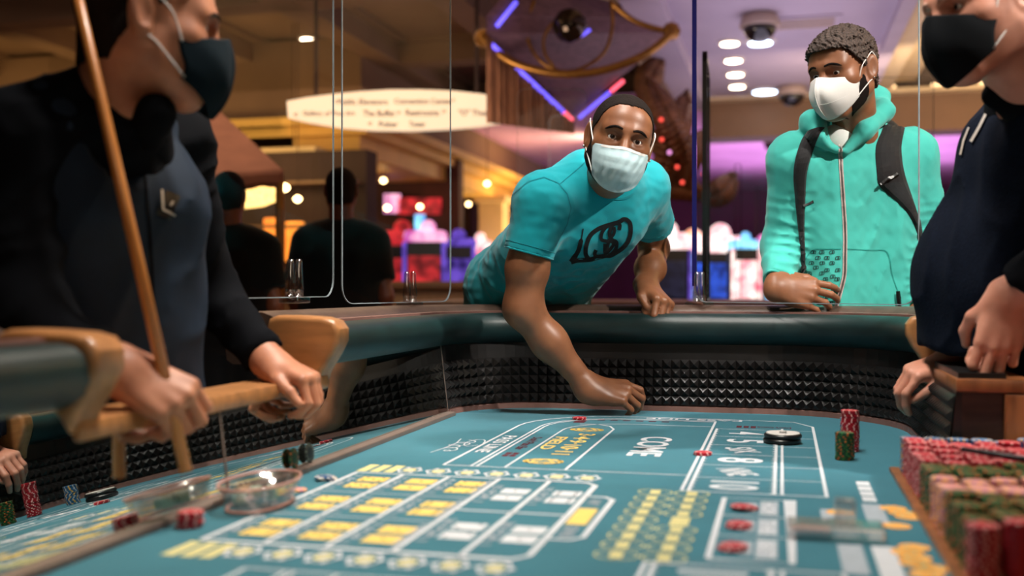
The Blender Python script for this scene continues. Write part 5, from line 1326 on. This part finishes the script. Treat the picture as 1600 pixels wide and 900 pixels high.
# ================================================================== the stickman at the left
P3 = person('person', tuple(Vector((*W(150, 452, 1.93).xy, 0))), 'croupier at the left in navy vest and dark mask holding the long stick')
SK3 = skin_mat('warm_fair_skin', (188, 122, 92), .5, c2=(204, 140, 108))
NAVY = mat('navy_vest_cloth', (22, 37, 54), .75, var=.15, vscale=18, bump=.25, bscale=500, spec=.25); BLK = mat('black_shirt_cloth', (11, 13, 18), .9, var=.1, vscale=18, bump=.25, bscale=900, spec=.1)
rs, re, rw = W(25, 235, 1.70), W(40, 500, 1.64), W(190, 578, 1.60)
ls, le, lw = W(262, 225, 2.02), W(322, 452, 2.18), W(424, 568, 2.10)
H3 = Head(W(230, 36, 1.74), CD(.90, -.10, .40), CD(0, 1, 0), 1.05, W(188, 205, 1.82), .062)
parts = [H3.skin()]
hp, _ = hand_prims(rw, CD(.86, -.46, .05), CD(.35, .62, -.66), 1, [(48, 60, 30), (52, 62, 30), (54, 64, 34), (52, 62, 34)], [(.030, .014, -.020), (.030, -.002, -.018), (.026, -.012, -.010)], 1.08)
parts.append(solid(hp + [RC(re, rw, .045, .030, .03)], .0028))
hp, _ = hand_prims(lw, CD(.85, -.28, -.35), CD(.20, .90, -.10), -1, [(52, 66, 30), (56, 66, 32), (58, 66, 34), (56, 64, 34)], [(.030, .020, -.004), (.034, .006, -.010), (.026, .000, -.014)], 1.05)
parts.append(solid(hp + [RC(le, lw, .045, .029, .03)], .003))
hR, hL = W(95, 680, 1.90), W(215, 690, 2.05)
parts.append(solid([RC(hR, W(95, 330, 1.80), .10, .11, .06), RC(hL, W(205, 330, 1.95), .10, .11, .06), RC(W(110, 250, 1.80), rs, .08, .05, .05), RC(W(200, 250, 1.94), ls, .08, .05, .05)] +
                   sum([[RC(h_, (h_.x - .02, h_.y, .48), .095, .06, .04), RC((h_.x - .02, h_.y, .48), (h_.x - .03, h_.y, .09), .058, .042, .03), RC((h_.x - .03, h_.y, .09), (h_.x + .12, h_.y - .03, .045), .04, .03, .03)] for h_ in (hR, hL)], []), .012))
V, Q = merge(parts); link('body', np_mesh('body', V, Q), SK3, P3)
cR, cL = W(165, 565, 1.61), W(412, 556, 2.115)
V, Q = solid([RC(rs, re, .076, .060, .05), RC(re, cR, .060, .046, .04, away(re, cR)), RC(ls, le, .076, .058, .05), RC(le, cL, .056, .044, .04, away(le, cL)), RC(W(120, 255, 1.82), rs, .09, .075, .06), RC(W(205, 255, 1.95), ls, .09, .075, .06),
              RC(W(180, 180, 1.80), W(165, 260, 1.84), .080, .11, .05), RC(W(165, 165, 1.80), W(30, 225, 1.71), .075, .08, .05)], .007, lambda F, X, Y, Z: F - .006 * crease(waves(X, Y, Z, 4, 45, 4)))
link('shirt', np_mesh('shirt', V, Q), BLK, P3)
V, Q = solid([RC(W(105, 650, 1.88), W(100, 330, 1.80), .135, .140, .08), RC(W(205, 660, 2.0), W(205, 330, 1.94), .135, .135, .08), RC(W(112, 300, 1.79), W(75, 200, 1.73), .13, .078, .06), RC(W(205, 300, 1.93), W(238, 215, 1.96), .125, .060, .06),
              EL(W(190, 190, 1.74), (.05, .06, .10), k=.02, sub=True)], .007, lambda F, X, Y, Z: F - .005 * crease(waves(X, Y, Z * .5, 8, 40, 4)))
vest = link('vest', np_mesh('vest', V, Q), NAVY, P3); bv = bvh_of(V, Q)
ribbon(bv, sm2([(216, 190), (224, 260), (232, 350), (238, 450), (242, 545)]), 5, .0015).build('placket', BLK, vest)
BADGE = mat('badge_black', (20, 20, 22), .3); BADGEW = mat('badge_silver', (214, 206, 196), .3, .3)
bd = MB(); ribbon(bv, [(249, 316), (272, 326)], 40, .004, 3, bd); bd.build('name_badge', BADGE, vest)
bd = MB(); ribbon(bv, [(249, 297), (251, 328), (270, 336)], 3.4, .006, 3, bd); ribbon(bv, [(263, 318), (267, 320)], 8, .006, 2, bd); bd.build('badge_trim', BADGEW, vest)
# collar of the shirt
nk = (H3.w((0, -.02, -.10)), W(188, 205, 1.82)); ax3 = (nk[0] - nk[1]).normalized(); m3 = nk[1].lerp(nk[0], .30)
tilt = (ax3 + CD(.5, 0, -.2) * .35).normalized()
cl = [RC(nk[1] - ax3 * .06, nk[0], .098, .064, .01, [(tuple(m3 + ax3 * .012), tuple(tilt)), (tuple(m3 - ax3 * .075), tuple(-tilt))]),
      RC(W(226, 190, 1.70), W(243, 178, 1.715), .020, .030, .02), RC(W(243, 178, 1.715), W(236, 225, 1.72), .028, .016, .02)]
V, Q = solid(cl[:1], .005); link('collar', np_mesh('collar', V, Q), BLK, P3)
V, Q = solid(cl[1:], .005); link('collar_tip', np_mesh('collar_tip', V, Q), BLK, P3)
V, Q = solid([RC(hR, hL, .118, .118, .05)] + sum([[RC(h_, (h_.x - .02, h_.y, .48), .11, .08, .05), RC((h_.x - .02, h_.y, .48), (h_.x - .03, h_.y, .08), .08, .065, .04)] for h_ in (hR, hL)], []), .012)
link('trousers', np_mesh('trousers', V, Q), JEANS, P3)
H3.hair(.006, [0, .35, .62, .80, .95, 1.15, 1.4, 1.75, 2.3, 3.15], [.075, .075, .066, .050, .034, .030, .010, -.010, -.075, -.080], rough=.0006, m=HAIRB, parent=P3)
H3.brows(HAIRB, P3); H3.eyes(P3)
DKM = mat('dark_mask_cloth', (8, 27, 36), .85, var=.1, bump=.2, bscale=700, spec=.15)
H3.mask('cloth', DKM, P3, STRAPW)
# the stick
st_a, st_b = W(118, -20, 1.63), W(291, 737, 1.60)
STW = mat('stick_wood', (228, 146, 74), .35, var=.2, vscale=6, stretch=(3, 3, .5), coat=.3)
st = empty('croupier_stick', tuple(st_b), 0, 'long thin wooden croupier stick held by the man in navy vest', 'stick')
ex = st_a + (st_a - st_b) * .25
MB().tube([st_b, st_b.lerp(ex, .5), ex], [.0098, .0088, .0075], 14).build('shaft', STW, st, True)
MB().tube([ex, ex + (ex - st_b).normalized() * .03], [.0095, .0095], 14).build('end_knob', STW, st, True)

# ================================================================== the dealer at the right
P4 = person('person', tuple(Vector((.66, 2.49, 0))), 'dealer at the right in dark vest and black mask with hands on the ledge')
SK4 = skin_mat('ruddy_skin', (206, 138, 112), .5, c2=(216, 152, 128))
DNAVY = mat('quilted_navy_cloth', (13, 20, 34), .9, var=.2, vscale=120, bump=.5, bscale=160, spec=.1)
H4 = Head(W(1538, 10, 2.02), CD(-.92, -.20, -.26), CD(-.03, 1, .05), 1.06, W(1625, 165, 2.14), .066, .006)
rs, re, rw = W(1590, 190, 2.42), W(1640, 470, 2.62), W(1486, 566, 2.42)
ls, le, lw = W(1700, 215, 2.00), W(1712, 366, 1.95), W(1577, 464, 2.085)
parts = [H4.skin()]
hp, _ = hand_prims(rw, CD(-.88, -.22, -.10), CD(.05, .93, -.20), 1, [(38, 44, 24), (44, 50, 26), (48, 52, 28), (50, 52, 28)], [(.030, .016, -.008), (.034, .000, -.016), (.026, -.006, -.012)], 1.08)
parts.append(solid(hp + [RC(re, rw, .046, .031, .03)], .003))
hp, _ = hand_prims(lw, CD(-.24, -.95, -.05), CD(-.10, .10, -.98), -1, [(8, 105, 70)] * 4, [(.024, .020, -.02), (.026, .0, -.024), (.022, -.010, -.010)], 1.10, (.06, .02, -.03, -.08), 1.0)
parts.append(solid(hp + [RC(le, lw, .048, .034, .03)], .003))
hR, hL = Vector((.66, 2.60, .92)), Vector((.67, 2.38, .92))
trunk4 = [RC(hR, W(1580, 330, 2.36), .11, .12, .06), RC(hL, W(1630, 330, 2.18), .11, .12, .06)]
parts.append(solid(trunk4 + sum([[RC(h_, (h_.x, h_.y, .48), .095, .06, .04), RC((h_.x, h_.y, .48), (h_.x + .02, h_.y, .09), .058, .042, .03), RC((h_.x + .02, h_.y, .09), (h_.x - .14, h_.y, .045), .04, .03, .03)] for h_ in (hR, hL)], []), .012))
V, Q = merge(parts); link('body', np_mesh('body', V, Q), SK4, P4)
cR, cL = W(1522, 552, 2.45), W(1601, 447, 2.061)
V, Q = solid([RC(rs, re, .078, .062, .05), RC(re, cR, .062, .046, .04, away(re, cR)), RC(ls, le, .08, .066, .05), RC(le, cL, .064, .052, .04, away(le, cL)), RC(W(1600, 150, 2.18), W(1620, 240, 2.24), .075, .10, .06),
              RC(W(1590, 160, 2.10), W(1556, 150, 2.10), .045, .028, .03)], .007, lambda F, X, Y, Z: F - .006 * crease(waves(X, Y, Z, 4, 45, 4)))
link('shirt', np_mesh('shirt', V, Q), BLK, P4)
HEM4 = [(tuple(W(1470, 541, 2.3)), (.10, 0, -1))]
V, Q = solid([RC(W(1556, 600, 2.36), W(1558, 430, 2.34), .165, .158, .08, HEM4), RC(W(1558, 430, 2.34), W(1594, 250, 2.28), .158, .115, .08), RC(W(1625, 600, 2.24), W(1625, 430, 2.22), .16, .155, .08, HEM4), RC(W(1625, 430, 2.22), W(1650, 240, 2.14), .155, .125, .08), RC((.60, 2.50, 1.18), (.645, 2.50, .94), .16, .165, .08),
              RC(W(1590, 240, 2.26), W(1590, 175, 2.34), .11, .07, .06), RC(W(1650, 240, 2.14), W(1660, 175, 2.08), .12, .075, .06)], .007, lambda F, X, Y, Z: F - .005 * crease(waves(X, Y, Z * .5, 8, 36, 4)))
vest = link('vest', np_mesh('vest', V, Q), DNAVY, P4); bv = bvh_of(V, Q)
bd = MB(); ribbon(bv, [(1543, 180), (1533, 200), (1520, 222)], 4.5, .005, 2, bd); bd.build('pen_clip', BADGEW, vest)
bd = MB(); ribbon(bv, [(1516, 200), (1508, 220), (1503, 242)], 3, .004, 2, bd); bd.build('badge_edge', BADGEW, vest)
V, Q = solid([RC(hR, hL, .125, .125, .05)] + sum([[RC(h_, (h_.x, h_.y, .48), .11, .08, .05), RC((h_.x, h_.y, .48), (h_.x + .02, h_.y, .08), .08, .065, .04)] for h_ in (hR, hL)], []), .012)
link('trousers', np_mesh('trousers', V, Q), JEANS, P4)
GREYH = mat('grey_stubble', (204, 140, 115), .7, var=.06, vscale=700, rgb2=(218, 178, 160), bump=.2, bscale=700)
H4.hair(.005, [0, .35, .62, .80, .95, 1.15, 1.4, 1.75, 2.3, 3.15], [.085, .085, .075, .055, .040, .036, .010, -.010, -.075, -.080], rough=.0008, m=mat('grey_hair', (190, 180, 170), .7, var=.3, vscale=300, bump=.5), parent=P4)
H4.brows(GREYH, P4); H4.eyes(P4, (70, 84, 92))
H4.mask('cloth', mat('black_mask_cloth', (8, 12, 17), .85, var=.1, bump=.2, bscale=700, spec=.15), P4, STRAPW)
# ================================================================== two people in black seen from behind
def back_person(u, d, topv, label, sk, cap=False, lean=0.0, arms=((-70, 0), (70, 0))):
    g = W(u, 451, d); o = person('person', (g.x, g.y, 0), label, 'people seen from behind')
    s = d / FPX; hz = W(u, topv, d).z - .12 * 1.0
    F_ = CD(-.1, 0, 1); Hd = Head((g.x, g.y, hz), F_, (0, 0, 1), 1.0, (g.x, g.y, hz - .17), .06)
    sh = hz - .27; L_ = RT
    prt = [Hd.skin(.004)]
    arms_ = []; sl = []
    for q, (ax, az) in zip((-1, 1), arms):
        S_ = Vector((g.x, g.y, sh)) + L_ * q * .185; E_ = Vector((g.x, g.y, sh - .29)) + L_ * q * (.235) - FW * .03; Wr = Vector((g.x, g.y, sh - .50)) + L_ * q * .235 + FW * .10
        hp_, _ = hand_prims(Wr, Vector((0, 0, -1)) + FW * .4, L_ * q, 1 if q > 0 else -1, [(20, 30, 20)] * 4, [(.03, .016, -.012), (.03, 0, -.01), (.024, -.006, -.004)])
        arms_ += hp_ + [RC(S_, E_, .055, .043, .03), RC(E_, Wr, .043, .028, .03)]
        hem = S_.lerp(E_, .72); sl += [RC(S_, hem, .078, .075, .05, away(S_, hem))]
    prt.append(solid(arms_, .006))
    hp0 = [Vector((g.x, g.y, .92)) + L_ * q * .09 for q in (-1, 1)]
    tr = [RC(h_, (h_.x, h_.y, sh - .10), .11, .12, .08) for h_ in hp0]; lg_ = sum([[RC(h_, (h_.x, h_.y, .48), .095, .065, .04), RC((h_.x, h_.y, .48), (h_.x, h_.y, .09), .06, .042, .03), RC((h_.x, h_.y, .09), tuple(Vector((h_.x, h_.y, .045)) + FW * .15), .04, .03, .03)] for h_ in hp0], [])
    prt.append(solid(tr + lg_, .014)); V, Q = merge(prt); link('body', np_mesh('body', V, Q), sk, o)
    V, Q = solid([RC(p[1] - np.array((0, 0, .05)), p[2], .135, .14, .10) for p in tr] + sl + [RC(Vector((g.x, g.y, sh + .03)) - L_ * .10, Vector((g.x, g.y, sh + .03)) + L_ * .10, .085, .085, .06), RC((g.x, g.y, sh + .07), (g.x, g.y, sh), .07, .09, .06)], .009, lambda F, X, Y, Z: F + .003 * waves(X, Y, Z, 4, 26, 5))
    link('t_shirt', np_mesh('t_shirt', V, Q), cloth_mat('black_jersey', (16, 15, 16)), o)
    V, Q = solid([RC(hp0[0], hp0[1], .125, .125, .06)] + [RC(p[1], p[2], p[3] + .02, p[4] + .02, .05) for i, p in enumerate(lg_) if i % 3 < 2], .014); link('trousers', np_mesh('trousers', V, Q), JEANS, o)
    Hd.hair(.008, [0, .5, .9, 1.3, 1.6, 2.2, 3.15], [.075, .07, .045, .0, -.01, -.07, -.085], .004, m=HAIRB, parent=o)
back_person(358, 5.4, 268, 'person in black t-shirt seen from behind under the awning', skin_mat('tan_skin_back', (150, 88, 62)))
back_person(533, 5.6, 262, 'broad person in black t-shirt seen from behind before the red slot machines', skin_mat('brown_skin_back', (128, 70, 50)))
